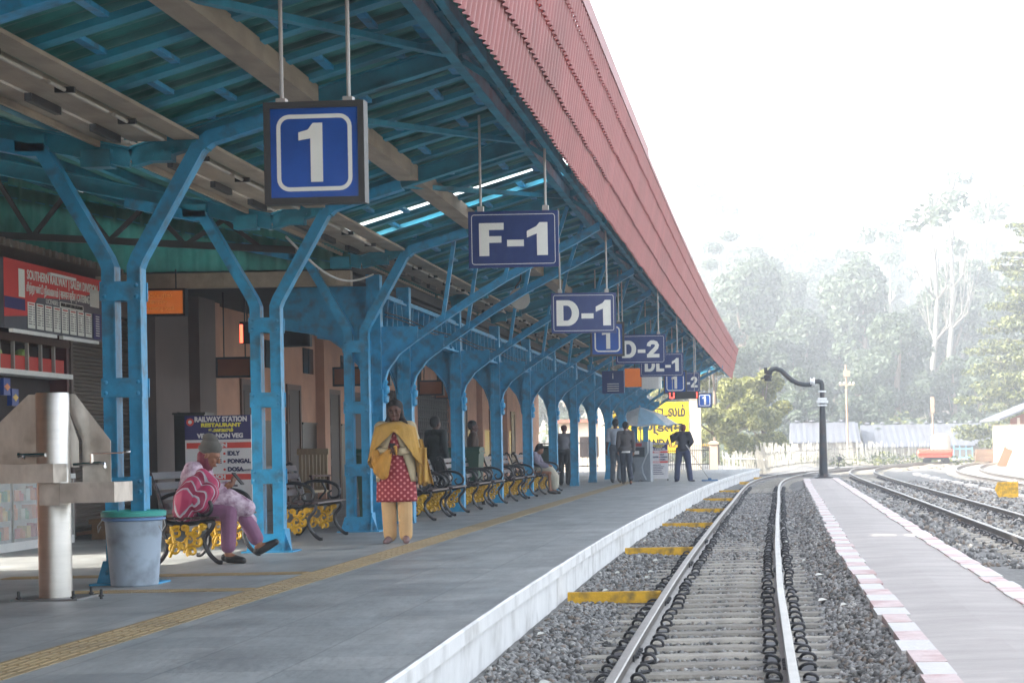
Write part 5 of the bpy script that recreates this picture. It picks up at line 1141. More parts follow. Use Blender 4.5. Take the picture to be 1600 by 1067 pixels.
m = MB(); limb(m, [(-.23, .10, .50), (-.24, .06, .62), (-.2, .0, .75)], [.12, .14, .11]); limb(m, [(-.22, -.05, .60), (-.2, -.14, .68)], [.13, .10]); limb(m, [(-.17, -.06, .85), (-.13, -.16, .76)], [.07, .07]); m2 = fuse('rucksack', m, STR, None, .010, 2); m2.location = (sx+.07, sy, .02); m2.rotation_euler = (0, 0, R(82)); tag(m2, 'pink, grey and white striped rucksack on the lap of the seated woman', 'rucksack')
m = MB(); m.box(-.036, .036, -.075, .075, -.005, .005, Matrix.Translation((0, -.43, .83)) @ Matrix.Rotation(R(50), 4, 'X')); o = m.build('mobile_phone', DARKM); o.location = (sx, sy, 0); o.rotation_euler = (0, 0, R(82)); tag(o, 'dark phone held up by the seated woman with the beanie', 'phone')
# two men walking away
v = at(979, 757, 52.6); JD = M('jacket_taupe', s2l((.30, .28, .28)), .75); JN = M('jeans_dark', s2l((.16, .19, .25)), .8)
J = dict(knL=(.07, -.14, .50), anL=(.07, .02, .10), toeL=(.07, -.11, .03), knR=(-.08, .02, .49), anR=(-.1, .28, .16), toeR=(-.1, .2, .03), wrL=(.2, -.1, .9), wrR=(-.2, .03, .88))
b, _, _ = figure('man in taupe jacket and dark jeans walking away, in front of his companion', (v.x, 52.6, 0), R(188), J, SKIN2, JD, JN, BLKSH, 'short', 1.03, 1.05, (12, 0, 0), jacket=True, vox=.015)
m = MB(); m.lathe([(.165, .84), (.17, .88), (.16, .9)], n=20, sy=.75); part('shirt_hem', m, WHITE, b, smooth=True)
v = at(966, 750, 55); figure('man in pale shirt and grey trousers walking beside the taupe jacket', (v.x-.05, 55, 0), R(175), dict(wrL=(.25, .0, .85), knL=(.09, -.1, .5), anR=(-.1, .15, .1), toeR=(-.1, .03, .03)), SKIN, M('shirt_pale', s2l((.68, .72, .78)), .8), M('trousers_grey', s2l((.35, .38, .42)), .8), BLKSH, 'short', 1.1, 1.0, vox=.015, sleeve=.9)
# sweeper with mop
v = at(1068, 753, 54.6); NB = M('jacket_navy', s2l((.12, .13, .18)), .8, 0, .2, 6)
J = dict(chest=(0, -.03, 1.24), head=(-.0, -.10, 1.50), neck=(0, -.03, 1.39), hipL=(.1, 0, .9), knL=(.16, -.03, .49), anL=(.19, 0, .08), toeL=(.25, -.11, .025), knR=(-.15, -.03, .49), anR=(-.2, .02, .08), toeR=(-.28, -.1, .025), elL=(.30, -.05, 1.18), wrL=(.36, -.15, 1.30), elR=(-.26, .02, 1.13), wrR=(-.12, -.22, 1.0), hdL=(-.3, -.6, .6), hdR=(.6, -.8, .1))
b, Pm, hm = figure('man in navy jacket and blue trousers mopping the platform edge', (v.x, 54.6, 0), R(172), J, SKIN, NB, M('trousers_navy', s2l((.16, .20, .33)), .8), BLKSH, None, 1.0, 1.08, (28, 0, 10), jacket=True, vox=.015, loose=.022)
m = MB(); c = Pm['head']
for p, q in (((0, .03, .045), (.088, .1, .09)), ((0, .05, .0), (.078, .07, .08))): m.ell(c+hm @ Vector(p), q, 14, 10, hm)
fuse('maroon_cap', m, M('cap_maroon', s2l((.32, .12, .14)), .8), b, .01, 1)
e_ = at(1109, 750.5, 54.9); m = MB(); m.tube([(v.x+.1, 54.3, 1.05), (e_.x-.02, 54.9, .06)], .013, 8); m.mi = 1; m.v = m.v
r = root('floor_mop', (e_.x, 54.9, 0), 0, 'wide blue floor mop pushed by the man in navy jacket', 'mop'); part('handle', m, GREY_POLE, r, world=True); m = MB(); m.box(-.23, .23, -.08, .08, .005, .045); m.box(-.05, .05, -.03, .03, .045, .09); part('mop_head', m, M('mop_blue', s2l((.3, .45, .6)), .9, 0, .2, 20), r)
# seated girl at the far end of the bench row
by = bys[-2]; J = dict(pel=(0, .06, .54), waist=(0, .09, .66), chest=(0, .05, .84), neck=(0, -.0, .98), head=(0, -.09, 1.07), shL=(.14, .02, .94), elL=(.18, -.08, .72), wrL=(.06, -.28, .66), shR=(-.14, .02, .94), elR=(-.18, -.08, .72), wrR=(-.06, -.28, .66), hdL=(-.5, -1, 0), hdR=(.5, -1, 0),
    hipL=(.08, .04, .52), knL=(.1, -.36, .5), anL=(.09, -.40, .09), hipR=(-.08, .04, .52), knR=(-.1, -.36, .5), anR=(-.1, -.36, .09), toeL=(.1, -.53, .03), toeR=(-.11, -.5, .03))
gx = bx(by)+.06
b, _, _ = figure('girl in grey shawl sitting at the far end of the bench row, looking down', (gx, by-.2, 0), R(80), J, SKIN2, M('shawl_grey', s2l((.42, .40, .46)), .85, 0, .2, 12), None, BLKSH, 'tail', .95, .95, (35, 0, 0), vox=.013, loose=.03)
m = MB(); limb(m, [(0, 0, .56), (.02, -.3, .56), (.0, -.42, .4), (0, -.43, .22)], [.15, .14, .14, .12]); fuse('skirt', m, M('skirt_cream', s2l((.66, .64, .58)), .85, 0, .1, 8), b, .013, 3)
# standing people in the shade
v = at(690, 700, 34); figure('man in dark green-black jacket standing behind the benches with his back turned', (v.x-.2, 34.6, 0), R(150), {}, SKIN, M('jacket_dark', s2l((.09, .13, .13)), .85), M('trousers_dark', s2l((.1, .1, .11)), .85), BLKSH, 'short', 1.0, 1.05, jacket=True, vox=.015)
v = at(755, 690, 40); figure('dim standing figure in brown shirt between the second and third arcade columns', (v.x-.3, 40.6, 0), R(100), {}, SKIN, M('shirt_brown', s2l((.28, .22, .18)), .85), M('trousers_dark'if 0 else 'trousers_brown', s2l((.14, .12, .11)), .85), BLKSH, 'short', 1.0, 1.0, vox=.015)
v = at(877, 700, 52); b, Pq, hq = figure('person in maroon cap and pale grey top standing behind the far columns', (v.x, 52.8, 0), R(175), dict(wrL=(.12, -.2, 1.05)), SKIN, M('top_grey', s2l((.5, .5, .53)), .85), M('trousers_black', s2l((.08, .08, .09)), .85), BLKSH, None, 1.0, 1.1, vox=.015, sleeve=1)
m = MB(); m.ell(Pq['head']+V(0, .025, .045), (.09, .1, .088), 14, 10); fuse('maroon_cap', m, MATS['cap_maroon'], b, .01, 1)
# ================================================================ BACKGROUND
def leafmat(name, c1, c2, tr=.35):
    m = M(name, c1, .6, 0, 0, .9, col2=c2, trans=tr); return m
LF1 = leafmat('leaf_olive', (.10, .12, .035), (.20, .21, .07)); LF5 = leafmat('leaf_bush', (.19, .21, .06), (.34, .33, .13), .45); LF2 = leafmat('leaf_dark', (.025, .045, .022), (.06, .085, .035)); LF3 = leafmat('leaf_conifer', (.03, .05, .025), (.085, .10, .045)); LF4 = leafmat('leaf_grey_green', (.05, .075, .045), (.10, .13, .075))
BARK = M('bark', (.16, .12, .09), .9, 0, .3, 3, .3, stretch=(3, 3, .5)); BARKW = M('bark_white', (.15, .14, .12), .85, 0, .2, 2, stretch=(2, 2, .3))
def leaves(name, blobs, n, size, mats, parent=None, seed=1, flat=.5, droop=0):
    "n small bent leaf clumps spread through lumpy blobs (centre, radii)"
    g = np.random.default_rng(seed); vol = np.array([b[1][0]*b[1][1]*b[1][2] for b in blobs])**.7; vol /= vol.sum(); idx = g.choice(len(blobs), n, p=vol)
    C_ = np.array([b[0] for b in blobs], float)[idx]; Rr = np.array([b[1] for b in blobs], float)[idx]
    d = g.normal(size=(n, 3)); d /= np.linalg.norm(d, axis=1)[:, None]; rad = g.uniform(.35, 1.05, n)**.5
    P = C_+d*Rr*rad[:, None]
    nrm = d*.6+g.normal(size=(n, 3))*.7; nrm[:, 2] += flat; nrm /= np.linalg.norm(nrm, axis=1)[:, None]
    u = np.cross(nrm, g.normal(size=(n, 3))); u /= np.linalg.norm(u, axis=1)[:, None]; v = np.cross(nrm, u)
    s = size*g.uniform(.5, 1.2, n)[:, None]
    V4 = np.stack([P-u*s, P-v*s*.5+nrm*s*.15, P+u*s, P+v*s*.5+nrm*s*.15], 1); V4[:, 2, 2] -= droop*s[:, 0]
    me = bpy.data.meshes.new(name); me.vertices.add(n*4); me.vertices.foreach_set('co', V4.reshape(-1)); me.loops.add(n*4); me.loops.foreach_set('vertex_index', np.arange(n*4)); me.polygons.add(n); me.polygons.foreach_set('loop_start', np.arange(n)*4); me.polygons.foreach_set('loop_total', np.full(n, 4))
    me.polygons.foreach_set('material_index', g.integers(0, len(mats), n)); me.update(calc_edges=True)
    for m_ in mats: me.materials.append(m_)
    o = bpy.data.objects.new(name, me); COL.objects.link(o)
    if parent: o.parent = parent
    return o
def tree(kind, seed, H, label, group, leafn, leafs):
    g = random.Random(seed); r = root({'round': 'broadleaf_tree', 'euc': 'eucalyptus_tree', 'bare': 'bare_tree', 'pine': 'conifer_tree', 'cloud': 'bushy_tree'}[kind], (0, 0, 0), 0, label, 'tree', group); m = MB(); bl = []
    if kind in ('round', 'cloud'):
        tr = H*.35; m.tube([(0, 0, -1), (0, .05*H*g.uniform(-1, 1), tr), (g.uniform(-.3, .3), 0, H*.8)], [H*.03, H*.022, H*.006], 7)
        nb = 26 if kind == 'cloud' else 20
        for i in range(nb):
            t = g.uniform(.22 if kind == 'cloud' else .3, 1); w_ = H*(.34 if kind == 'cloud' else .22)*math.sin(math.pi*min(.97, (t*.8+.16)))**.7; a = g.uniform(0, 6.28); q = g.uniform(.35, 1)
            c = (w_*q*math.cos(a), w_*q*math.sin(a), H*t*.92); k = H*g.uniform(.06, .12); bl.append((c, (k, k, k*g.uniform(.6, .95)))); 
            if i % 2: m.tube([(0, 0, H*t*.55), c], [H*.01, H*.003], 5)
        mats = [LF5, LF5, LF1] if kind == 'cloud' else [LF4, LF2]
    elif kind == 'euc':
        bend = g.uniform(-.04, .04)*H; pts = [(bend*math.sin(k/8*3), .02*H*math.sin(k), H*k/8-1) for k in range(9)]; m.tube(pts, [H*.016*(1-k/10) for k in range(9)], 6)
        for i in range(11):
            t = g.uniform(.5, 1.0) if i > 3 else g.uniform(.3, .6); a = g.uniform(0, 6.28); q = H*g.uniform(.04, .14)*(1.25-t*.5); k0 = int(t*8-.01); p = pts[min(8, k0)]; c = (p[0]+q*math.cos(a), q*math.sin(a), H*t+H*.03); m.tube([(p[0], p[1], p[2]), c], [H*.005, H*.002], 4)
            k = H*g.uniform(.03, .055); bl.append((c, (k*1.3, k*1.3, k*.6)))
        mats = [LF4]
    elif kind == 'bare':
        pts = [(H*.02*math.sin(k*1.1+seed), 0, H*k/8-1) for k in range(9)]; m.tube(pts, [H*.012*(1-k/9.5) for k in range(9)], 6)
        for i in range(16):
            t = g.uniform(.35, .97); a = g.uniform(0, 6.28); p = pts[int(t*8)]; q = H*g.uniform(.04, .11)*(1.3-t); c = (p[0]+q*math.cos(a), q*math.sin(a), p[2]+q*g.uniform(1.2, 2.6)); mid = (p[0]+q*.7*math.cos(a), q*.7*math.sin(a), p[2]+q*.7)
            m.tube([p, mid, c], [H*.005, H*.003, H*.001], 4)
            for j in range(3): d = (c[0]+g.uniform(-1, 1)*q*.4, c[1]+g.uniform(-1, 1)*q*.4, c[2]+q*g.uniform(.2, .6)); m.tube([mid, d], [H*.002, H*.0008], 3)
        mats = [LF4]; bl = []
        for i in range(5): p = pts[g.randint(4, 8)]; k = H*.035; bl.append(((p[0]+g.uniform(-1, 1)*H*.06, g.uniform(-1, 1)*H*.06, p[2]), (k, k, k)))
    elif kind == 'pine':
        m.tube([(0, 0, -1), (0, 0, H)], [H*.022, H*.002], 8); mats = [LF3, LF1]; nl = 44
        for i in range(nl):
            t = i/nl; z = H*(.08+.9*t); w_ = H*.30*(1-t)**.8+.25
            for j in range(6):
                a = g.uniform(0, 6.28); L = w_*g.uniform(.7, 1.15); tip = (L*math.cos(a), L*math.sin(a), z+L*.12-.2*L*(1-t)); m.tube([(0, 0, z), tip], [H*.003, H*.001], 3)
                for q in range(3): f = .45+.27*q; k = L*.15; bl.append(((tip[0]*f, tip[1]*f, z+(tip[2]-z)*f-.12), (k*1.1, k*1.1, k*.30)))
    part('trunk', m, BARKW if kind in ('euc', 'bare') else BARK, r, smooth='all')
    leaves('crown', bl, leafn, leafs, mats, r, seed, droop=.4 if kind == 'pine' else .1); return r
def setloc(o, x, y, z=None, s=1, rz=0):
    o.location = (x, y, hill(x, y) if z is None else z); o.scale = (s, s, s); o.rotation_euler = (0, 0, rz)
t = tree('cloud', 3, 6.4, 'sunlit bushy tree left of the water crane, the larger of two behind the fence', 'bushy trees behind the platform end', 15000, .16); setloc(t, at(1193, 700, 118).x, 118, -.6, 1.0)
t = tree('cloud', 9, 7.2, 'darker bushy tree behind the small far 1 sign and gate', 'bushy trees behind the platform end', 14000, .16); setloc(t, at(1118, 700, 112).x, 114, -.6)
t = tree('cloud', 12, 6.5, 'bushy tree behind the yellow name board', 'bushy trees behind the platform end', 9000, .17); setloc(t, at(1040, 700, 126).x, 128, -.6)
t = tree('pine', 5, 24, 'tall drooping conifer at the right edge', 'conifer', 60000, .2); setloc(t, at(1655, 700, 142).x, 142, -.5); del t['group']
t = tree('pine', 15, 15, 'shorter conifer beside the tall one, half out of frame', 'conifer', 24000, .2); setloc(t, at(1690, 700, 122).x, 122, -.5); del t['group']
PR = [tree('round', 21, 17, 'hazy round-crowned tree on the wooded hillside', 'hazy hillside broadleaf trees', 9000, .36), tree('round', 22, 14, 'hazy round-crowned tree on the wooded hillside', 'hazy hillside broadleaf trees', 8000, .34), tree('round', 23, 20, 'hazy round-crowned tree on the wooded hillside', 'hazy hillside broadleaf trees', 10000, .38)]
EU = [tree('euc', 31, 26, 'hazy thin tall eucalyptus on the hillside', 'hazy tall eucalyptus trees', 1500, .5), tree('euc', 32, 22, 'hazy thin tall eucalyptus on the hillside', 'hazy tall eucalyptus trees', 1400, .5)]
BA = [tree('bare', 41, 26, 'bare pale trunk standing among the hillside trees', 'bare pale hillside trees', 260, .4), tree('bare', 42, 22, 'bare pale trunk standing among the hillside trees', 'bare pale hillside trees', 220, .4)]
def place(lst, spots):
    used = set()
    for i, (x, y, s) in enumerate(spots):
        k = i % len(lst); o = lst[k] if k not in used else copy_tree(lst[k]); used.add(k); setloc(o, x, y, hill(x, y)-.5, s, rnd.uniform(0, 6.28))
sp = []
for row, (y, n_) in enumerate(((172, 12), (188, 13), (206, 14), (226, 14), (250, 15), (278, 16), (310, 17), (345, 18), (385, 18))):
    x0, x1 = -.075*y-6, .175*y+6
    for i in range(n_): sp.append((x0+(x1-x0)*(i+rnd.uniform(-.1, .9))/n_, y+rnd.uniform(-7, 7), rnd.uniform(.45, .8) if y < 200 else rnd.uniform(.6, 1.05)))
rnd.shuffle(sp); place(PR, sp)
place(EU, [(at(px, 700, y).x, y, s) for px, y, s in ((1108, 300, 1.0), (1146, 310, 1.1), (1222, 330, 1.05), (1255, 300, .85), (1135, 240, .8), (1340, 260, .9), (1385, 290, .8), (1560, 300, 1.15), (1175, 350, .9), (1300, 350, .8))])
place(BA, [(at(px, 700, y).x, y, s) for px, y, s in ((1462, 190, 1.25), (1356, 215, 1.05), (1488, 200, 1.35), (1525, 230, 1.35), (1548, 225, 1.3), (1425, 205, .65), (1372, 200, .7), (1440, 260, 1.2), (1508, 215, 1.1), (1395, 240, 1.0))])
# understorey that reads as one mass
bl = []
for i in range(520):
    y = rnd.uniform(158, 400); x = rnd.uniform(-.08*y-5, .18*y+8); k = rnd.uniform(1.2, 3.2); bl.append(((x, y, hill(x, y)+k*.3), (k*1.4, k*1.4, k)))
tag(leaves('hillside_scrub', bl, 70000, .4, [LF2, LF4, LF1], None, 77), 'scrub and undergrowth covering the hillside', 'undergrowth', kind='stuff')
bl = []
for i in range(60):
    y = rnd.uniform(112, 140); x = rnd.uniform(-10, 26); k = rnd.uniform(.3, .9); bl.append(((x, y, -.4), (k*1.5, k*1.5, k)))
tag(leaves('fence_weeds', bl, 9000, .13, [LF1, LF4], None, 78), 'weeds growing along the yard fence', 'weeds', kind='stuff')
# long sheds
TIN = M('shed_roof', s2l((.33, .34, .37)), .6, .1, .12, 1.5, stretch=(3, .3, .3), stain=(s2l((.26, .24, .23)), .5, .4)); SW_ = M('shed_wall', s2l((.5, .48, .46)), .8, 0, .1, 1)
def shed(px0, px1, Y, ztop, zeave, dep, lab):
    x0, x1 = at(px0, 700, Y).x, at(px1, 700, Y).x; r = root('long_shed', ((x0+x1)/2, Y, -.5), 0, lab, 'shed')
    m = MB(); m.box(x0+.2, x1-.2, Y, Y+dep, -.5, zeave+.1); part('wall', m, SW_, r, world=True)
    m = MB(); xs = np.arange(x0, x1, .25)
    for i, x in enumerate(xs):
        d = .02*(i % 2); m.v += [(x, Y-.5, zeave+d), (x, Y+dep/2, ztop+d), (x, Y+dep+.5, zeave+d)]
    for i in range(len(xs)-1): k = 3*i; m.f += [(k, k+3, k+4, k+1), (k+1, k+4, k+5, k+2)]; m.m += [0, 0]
    m.prism([(Y-.5, zeave-.05), (Y+dep/2, ztop-.06), (Y+dep+.5, zeave-.05)], 'x', x0, x1)
    part('roof', m, TIN, r, world=True); m = MB()
    for i in range(int((x1-x0)/1.2)): m.ell((x0+.6+i*1.2, Y+dep/2, ztop+.12), (.22, .25, .1), 8, 5)
    part('ridge_caps', m, TIN, r, world=True); return r
shed(1236, 1345, 150, 2.55, .95, 9, 'long grey shed with pale ridge caps behind the water crane'); shed(1350, 1560, 152, 2.3, .5, 10, 'low pale-roofed shed right of the telegraph pole')
# picket fences
def fence(P, lab, h=1.25, step=.2, mat=None, lean=.12, name='picket_fence', rail=True):
    mat = mat or M('picket_white', s2l((.60, .59, .56)), .8, 0, .3, 2); p = crom(P, step); r = root(name, (p[0].x, p[0].y, -.5), 0, lab, 'fence'); m = MB()
    for q in p:
        if rnd.random() < .06: continue
        a = rnd.uniform(-lean, lean); hh = h*rnd.uniform(.82, 1.06); m.beam((q.x, q.y, q.z-.5), (q.x+a*hh, q.y+rnd.uniform(-.05, .05), q.z-.5+hh), .05, .02, up=(0, 1, 0))
    part('pickets', m, mat, r, world=True)
    if rail:
        for z in (.3, .85): m = MB(); m.sweep([q+V(0, .03, -.5+z*h/1.2) for q in p[:-1:6]+[p[-1]]], [(-.015, -.03), (.015, -.03), (.015, .03), (-.015, .03)]); part('rail', m, mat, r, world=True)
    return r
A = lambda px, Y: (at(px, 700, Y).x, Y)
fence([A(1130, 96), A(1180, 88), A(1196, 82)], 'white picket fence running down beside the platform ramp end', 1.15, .25); fence([A(1186, 84), A(1215, 96), A(1260, 110), A(1320, 124), A(1378, 134)], 'crooked white picket fence curving behind the water crane', 1.5, .3, lean=.16)
fence([A(1350, 128), A(1400, 131), A(1450, 133)], 'leaning whitewashed railing fence right of the telegraph pole', 1.4, .26, M('picket_grey', s2l((.6, .6, .58)), .8)); fence([A(1490, 128), A(1528, 128)], 'pale blue picket fence beside the stacked logs', 1.25, .42, M('picket_blue', s2l((.45, .66, .78)), .7), .02)
# gilded spear fence and gate pier
r = root('spear_fence', (-4, 84, 0), 0, 'dark spear-topped fence with gold tips below the name board', 'fence'); m = MB(); g_ = MB(); xa, xb = at(1036, 700, 84).x, at(1108, 700, 84).x; n_ = 26
for i in range(n_):
    x = xa+(xb-xa)*i/(n_-1); m.tube([(x, 84, -.4), (x, 84, .93)], .014, 5); g_.lathe([(.001, 0), (.025, .04), (.002, .13)], (x, 84, .93), 6)
for z in (.15, .75): m.box(xa, xb, 83.98, 84.02, z, z+.04)
part('bars', m, BLACK, r, world=True); part('gold_tips', g_, GOLD, r, world=True)
for px in (1115,):
    x = at(px, 700, 83).x; r = root('gate_pier', (x, 83, -.4), 0, 'pale pink capped gate pier at the end of the spear fence', 'pier'); PM = M('pier_pink', s2l((.80, .70, .62)), .8, 0, .06, 3)
    m = MB(); m.box(-.17, .17, -.17, .17, 0, 1.42); part('pier', m, PM, r); m = MB(); m.box(-.22, .22, -.22, .22, 1.42, 1.5); m.prism([(-.22, 1.5), (.22, 1.5), (.12, 1.58), (-.12, 1.58)], 'y', -.2, .2); part('cap', m, PM, r)
# water crane
c0 = at(1287, 746, 67); cx_, cy_ = c0.x, 67.0; zb = -.2
r = root('water_crane', (cx_, cy_, zb), 0, 'old black locomotive water crane with swan-neck arm at the island end', 'water crane'); CB = M('crane_black', s2l((.12, .15, .18)), .42, .3, .3, 4, .2, stain=(s2l((.35, .22, .14)), .5, 3)); CW = M('crane_white', s2l((.78, .80, .82)), .6, 0, .1, 4)
m = MB(); m.lathe([(.17, 0), (.16, .1), (.15, .3), (.105, 2.5), (.105, 2.62)], n=20); part('column', m, CB, r, smooth=True)
m = MB(); m.lathe([(.33, 0), (.33, .03), (.22, .06), (.19, .14)], n=8); part('foot_plate', m, CB, r)
for z, w_, h in ((2.5, .17, .05), (2.6, .205, .10), (2.72, .16, .06), (2.98, .14, .05)): m = MB(); m.lathe([(w_*.8, 0), (w_, .01), (w_, h), (w_*.8, h+.01)], (0, 0, z), 16); part('collar', m, CW, r)
m = MB(); m.tube([(0, 0, 2.6), (0, 0, 3.1), (0, 0, 3.25), (-.03, 0, 3.33), (-.12, 0, 3.37), (-.25, 0, 3.36)], [.085, .085, .085, .09, .09, .085], 14); part('elbow', m, CB, r, smooth=True)
m = MB(); m.lathe([(.13, 0), (.14, .01), (.14, .06), (.1, .07), (.1, .12), (.13, .13), (.13, .16)], n=16); m.v = [(-.25-z, y, 3.36+x) for x, y, z in m.v]; part('pipe_joint', m, CW, r)
q = lambda px, py: ((at(px, py, 67).x-cx_), 0, at(px, py, 67).z-zb)
m = MB(); P = [q(1268, 600.5), q(1258, 601), q(1247, 599), q(1237, 594), q(1228, 586), q(1221, 579), q(1213, 576), q(1206, 577), q(1202, 582), q(1200, 590)]; m.tube([(a-.0, b, c) for a, b, c in P], [.09, .085, .085, .085, .085, .085, .088, .095, .11, .09], 14); part('swan_neck', m, CB, r, smooth=True)
m = MB(); m.lathe([(.13, 0), (.12, .1), (.15, .12), (.15, .2), (.08, .24)], (P[-1][0], 0, P[-1][2]-.12), 12); m.box(P[-1][0]-.13, P[-1][0]-.02, -.05, .05, P[-1][2]+.14, P[-1][2]+.36); m.beam((P[-1][0]-.05, 0, P[-1][2]), (P[-1][0]-.26, 0, P[-1][2]-.03), .05, .05); part('nozzle', m, CB, r)
# telegraph pole
x, y = at(1325, 700, 130).x, 130; r = root('telegraph_pole', (x, y, -.5), 0, 'slim brown telegraph pole standing between the two sheds', 'pole'); PB = M('pole_brown', s2l((.58, .48, .40)), .8); m = MB(); m.tube([(0, 0, 0), (-.05, 0, 6.7)], [.085, .055], 8); part('pole', m, PB, r); m = MB(); m.box(-.5, .5, -.04, .04, 5.3, 5.4); m.box(-.2, .2, -.2, .2, 5.9, 6.3); part('crossarm', m, PB, r)
m = MB()
for a in (-.45, -.2, .2, .45): m.lathe([(.04, 0), (.05, .08), (.02, .14)], (a, 0, 5.4), 8)
part('insulators', m, WHITE, r)
# house at the right edge
x0 = at(1580, 700, 104).x; r = root('signal_house', (x0+3, 104, -.5), 0, 'whitewashed house with brown gable slats at the right edge', 'house'); HW = M('house_white', s2l((.80, .74, .68)), .8, 0, .06, 2); HB = M('house_brown', s2l((.60, .40, .34)), .7)
m = MB(); m.box(x0, x0+7, 104, 112, -.5, 1.8); part('wall', m, HW, r, world=True)
m = MB(); m.prism([(x0-.7, 2.0), (x0+3.5, 3.6), (x0+7.7, 2.0), (x0+7.7, 2.1), (x0+3.5, 3.72), (x0-.7, 2.1)], 'y', 103.2, 112.6); part('roof', m, TIN, r, world=True)
m = MB(); m.prism([(x0, 1.8), (x0+7, 1.8), (x0+7, 2.1), (x0+3.5, 3.45), (x0, 2.1)], 'y', 104.1, 104.25); part('gable', m, HB, r, world=True)
for i in range(12): m = MB(); m.box(x0+.35+i*.34, x0+.5+i*.34, 104.02, 104.09, 1.5, 2.15+.3*min(i*.34, 1)); part('gable_slat', m, HB if i % 2 else HW, r, world=True)
m = MB(); m.box(x0-.03, x0-.001, 106, 107, .3, 1.3); m.box(x0+1.2, x0+2.4, 103.97, 104, .0, .9); part('window', m, HB, r, world=True)
m = MB(); m.box(x0+1.1, x0+1.5, 103.9, 103.96, 1.1, 1.35); part('yellow_plate', m, YEL, r, world=True)
# red tank wagon frame on the ground
x = at(1461, 700, 112).x; r = root('red_rail_trolley', (x, 112, -.4), R(3), 'long orange-red rounded trolley body resting on dark wheels in the yard', 'trolley'); RO = M('orange_red', s2l((.84, .30, .22)), .5, 0, .1, 3)
m = MB(); m.tube([(-1.03, 0, .68), (-.97, 0, .68), (.97, 0, .68), (1.03, 0, .68)], [.15, .2, .2, .15], 14); m.box(-.9, .9, -.22, .22, .42, .55); part('body', m, RO, r)
m = MB(); m.box(-.6, .75, -.2, .2, .25, .42); part('chassis', m, BLACK, r)
for a in (-.5, .6):
    for b in (-.35, .35): m = MB(); m.tube([(a, b-.04, .2), (a, b+.04, .2)], .2, 14); part('wheel', m, BLACK, r)
# yellow arrow board
v = at(1573, 764, 45); r = root('arrow_board', (v.x, 45, -.4), 0, 'small yellow arrow-shaped board with worn writing between the yard tracks', 'sign'); h = v.z+.4
m = MB(); m.prism([(-.28, 0), (-.21, .17), (.27, .17), (.27, -.19), (.05, -.2), (-.02, -.17), (-.19, -.19)], 'y', -.015, .015); m.v = [(a, b, c+h) for a, b, c in m.v]; part('board', m, YEL, r); m = MB(); m.box(-.02, .02, .016, .05, 0, h); part('post', m, GREY_POLE, r)
WT = M('worn_text', s2l((.55, .48, .2)), .7)
for i, s_ in enumerate(('SUPER ELEVN', 'DEG CURVE', 'START  0.00')): text('lettering', s_, .075, WT, r, (.03, -.018, h+.10-.09*i), world=False, width=.38)
# timber stack, barrow, brick sheds bits
for k, (px, Y, n_) in enumerate(((1542, 112, 5),)):
    x = at(px, 700, Y).x
    for i in range(n_):
        for j in range(3):
            m = MB(); m.box(-.65, .65, -.1, .1, 0, .17); o = m.build('timber_sleeper', M('old_timber', s2l((.42, .34, .28)), .85, 0, .3, 3)); o.location = (x+rnd.uniform(-.08, .08), Y+j*.25, -.47+i*.18); o.rotation_euler = (0, 0, rnd.uniform(-.05, .05)); tag(o, 'weathered timber in the stack left of the whitewashed house', 'timber', 'timbers stacked in the yard')
x = at(1576, 700, 101).x; m = MB(); m.beam((-.4, 0, 0), (.0, 0, .95), .5, .05, up=(0, 1, 0)); o = m.build('leaning_board', M('red_brown_board', s2l((.68, .38, .28)), .7)); o.location = (x, 101, -.45); tag(o, 'red-brown board leaning against the front of the house', 'board')
# white tank and posts
x = at(1470, 700, 136).x; r = root('water_tank', (x, 136, -.5), 0, 'small round white tank behind the orange-red trolley', 'tank'); m = MB(); m.lathe([(.7, 0), (.7, 1.7), (.6, 1.85), (.2, 1.95)], n=20); part('tank', m, HW, r, smooth=True)
x = at(1458, 700, 134).x; r = root('signal_post', (x, 134, -.5), 0, 'short brown signal post in front of the round white tank', 'post'); m = MB(); m.tube([(0, 0, 0), (0, 0, 4.4)], .06, 6); m.box(-.12, .12, -.1, .1, 3.4, 4.5); part('post', m, PB, r)
# point lever and white stones near the crane
x = at(1328, 700, 86).x; m = MB(); m.beam((0, 0, 0), (.12, 0, .5), .05, .05); m.ell((.12, 0, .55), (.12, .03, .12)); m.box(-.15, .15, -.1, .1, 0, .1); o = m.build('point_lever', BLACK); o.location = (x, 100, -.4); tag(o, 'small black point lever by the curving track behind the island', 'lever')
for i in range(22):
    px = rnd.uniform(1385, 1500); Y = rnd.uniform(92, 108); m = MB(); s_ = rnd.uniform(.08, .25); m.ell((0, 0, 0), (s_*1.4, s_, s_*.5), 7, 4); o = m.build('boulder', SAND); v = at(px, 700, Y); o.location = (v.x, Y, -.42); tag(o, 'pale lump of stone lying on the sandy yard beyond the tracks', 'boulder', 'pale stones in the yard')
for i in range(10):  # white blocks stand in for streaks of sunlight on the yard ballast
    x = 6.2+rnd.uniform(-.05, .05); m = MB(); m.box(-.1, .1, -1.1, 1.1, 0, .10+rnd.uniform(0, .03)); o = m.build('sun_streak_block', KW); o.location = (6.4+i*.02, 42+i*4.2, -.44); o.rotation_euler = (0, 0, 0); tag(o, 'long white block standing in for a streak of sunlight between the two right-hand tracks', 'kerb', 'white blocks standing in for sun streaks in the yard')
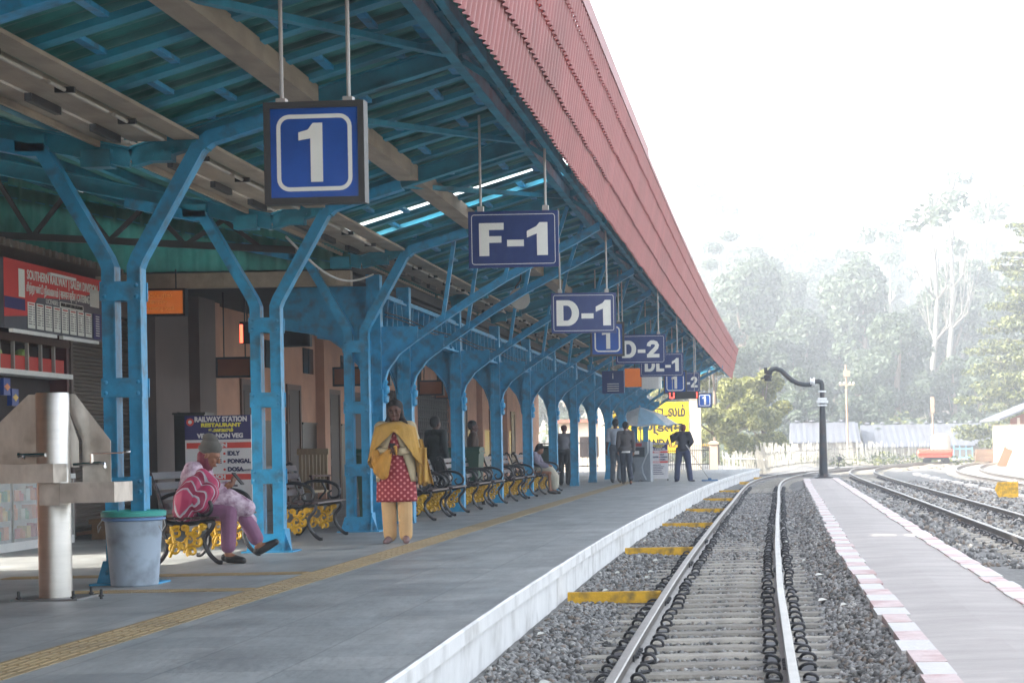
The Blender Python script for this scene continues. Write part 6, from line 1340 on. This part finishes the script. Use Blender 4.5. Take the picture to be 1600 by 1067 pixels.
# dark hedge fence far behind arcade, left of name board
m = MB()
for i in range(40): m.tube([(-14+i*.22, 88, -.4), (-14+i*.22, 88, 1.3)], .015, 5)
m.box(-14, -5.4, 87.97, 88.03, 1.15, 1.22); m.box(-14, -5.4, 87.97, 88.03, .1, .16); o = m.build('iron_railing', BLACK); tag(o, 'black iron railing glimpsed between the far arcade columns', 'railing')
r = root('white_kiosk', (-8.2, 96, -.4), 0, 'white-walled kiosk seen in sunlight through the far arcade columns', 'kiosk'); m = MB(); m.box(-1.6, 1.6, -1.5, 1.5, 0, 2.6); part('wall', m, HW, r); m = MB(); m.box(-1.9, 1.9, -1.9, 1.8, 2.6, 2.75); part('roof', m, HB, r); m = MB(); m.box(-.6, .6, -1.53, -1.5, .9, 1.9); part('hatch', m, DK, r)
for i in range(16):
    y = rnd.uniform(11, 30); side = rnd.random() < .6; x = rnd.uniform(edge(y)+.1, -1.0) if side else rnd.uniform(.35, .8)
    m = MB(); a = rnd.uniform(.02, .045); m.add([(-a, -a*.6, 0), (a, -a*.7, .012), (a*.8, a*.7, 0), (-a*.7, a*.6, .02), (0, 0, .025)], [(0, 1, 4), (1, 2, 4), (2, 3, 4), (3, 0, 4)]); m.add([(-a, -a*.6, -.002), (a, -a*.7, .01), (a*.8, a*.7, -.002), (-a*.7, a*.6, .018)], [(0, 1, 2, 3)])
    o = m.build('paper_scrap', SIGNWHITE); o.location = (x, y, bedz(x, y)+.035); tag(o, 'scrap of white paper litter lying on the ballast beside the near track', 'litter', 'paper scraps on the ballast')
# ================================================================ HAZE
m = MB(); m.box(-250, 320, -60, 700, -30, 75)
hz = bpy.data.materials.new('haze_air'); hz.use_nodes = True; n = hz.node_tree.nodes; n.remove(n['Principled BSDF']); pv = n.new('ShaderNodeVolumePrincipled')
pv.inputs['Color'].default_value = (.88, .94, 1, 1); pv.inputs['Density'].default_value = .0017; pv.inputs['Anisotropy'].default_value = .35
hz.node_tree.links.new(pv.outputs[0], n['Material Output'].inputs['Volume']); o = m.build('haze', hz); o['kind'] = 'stuff'
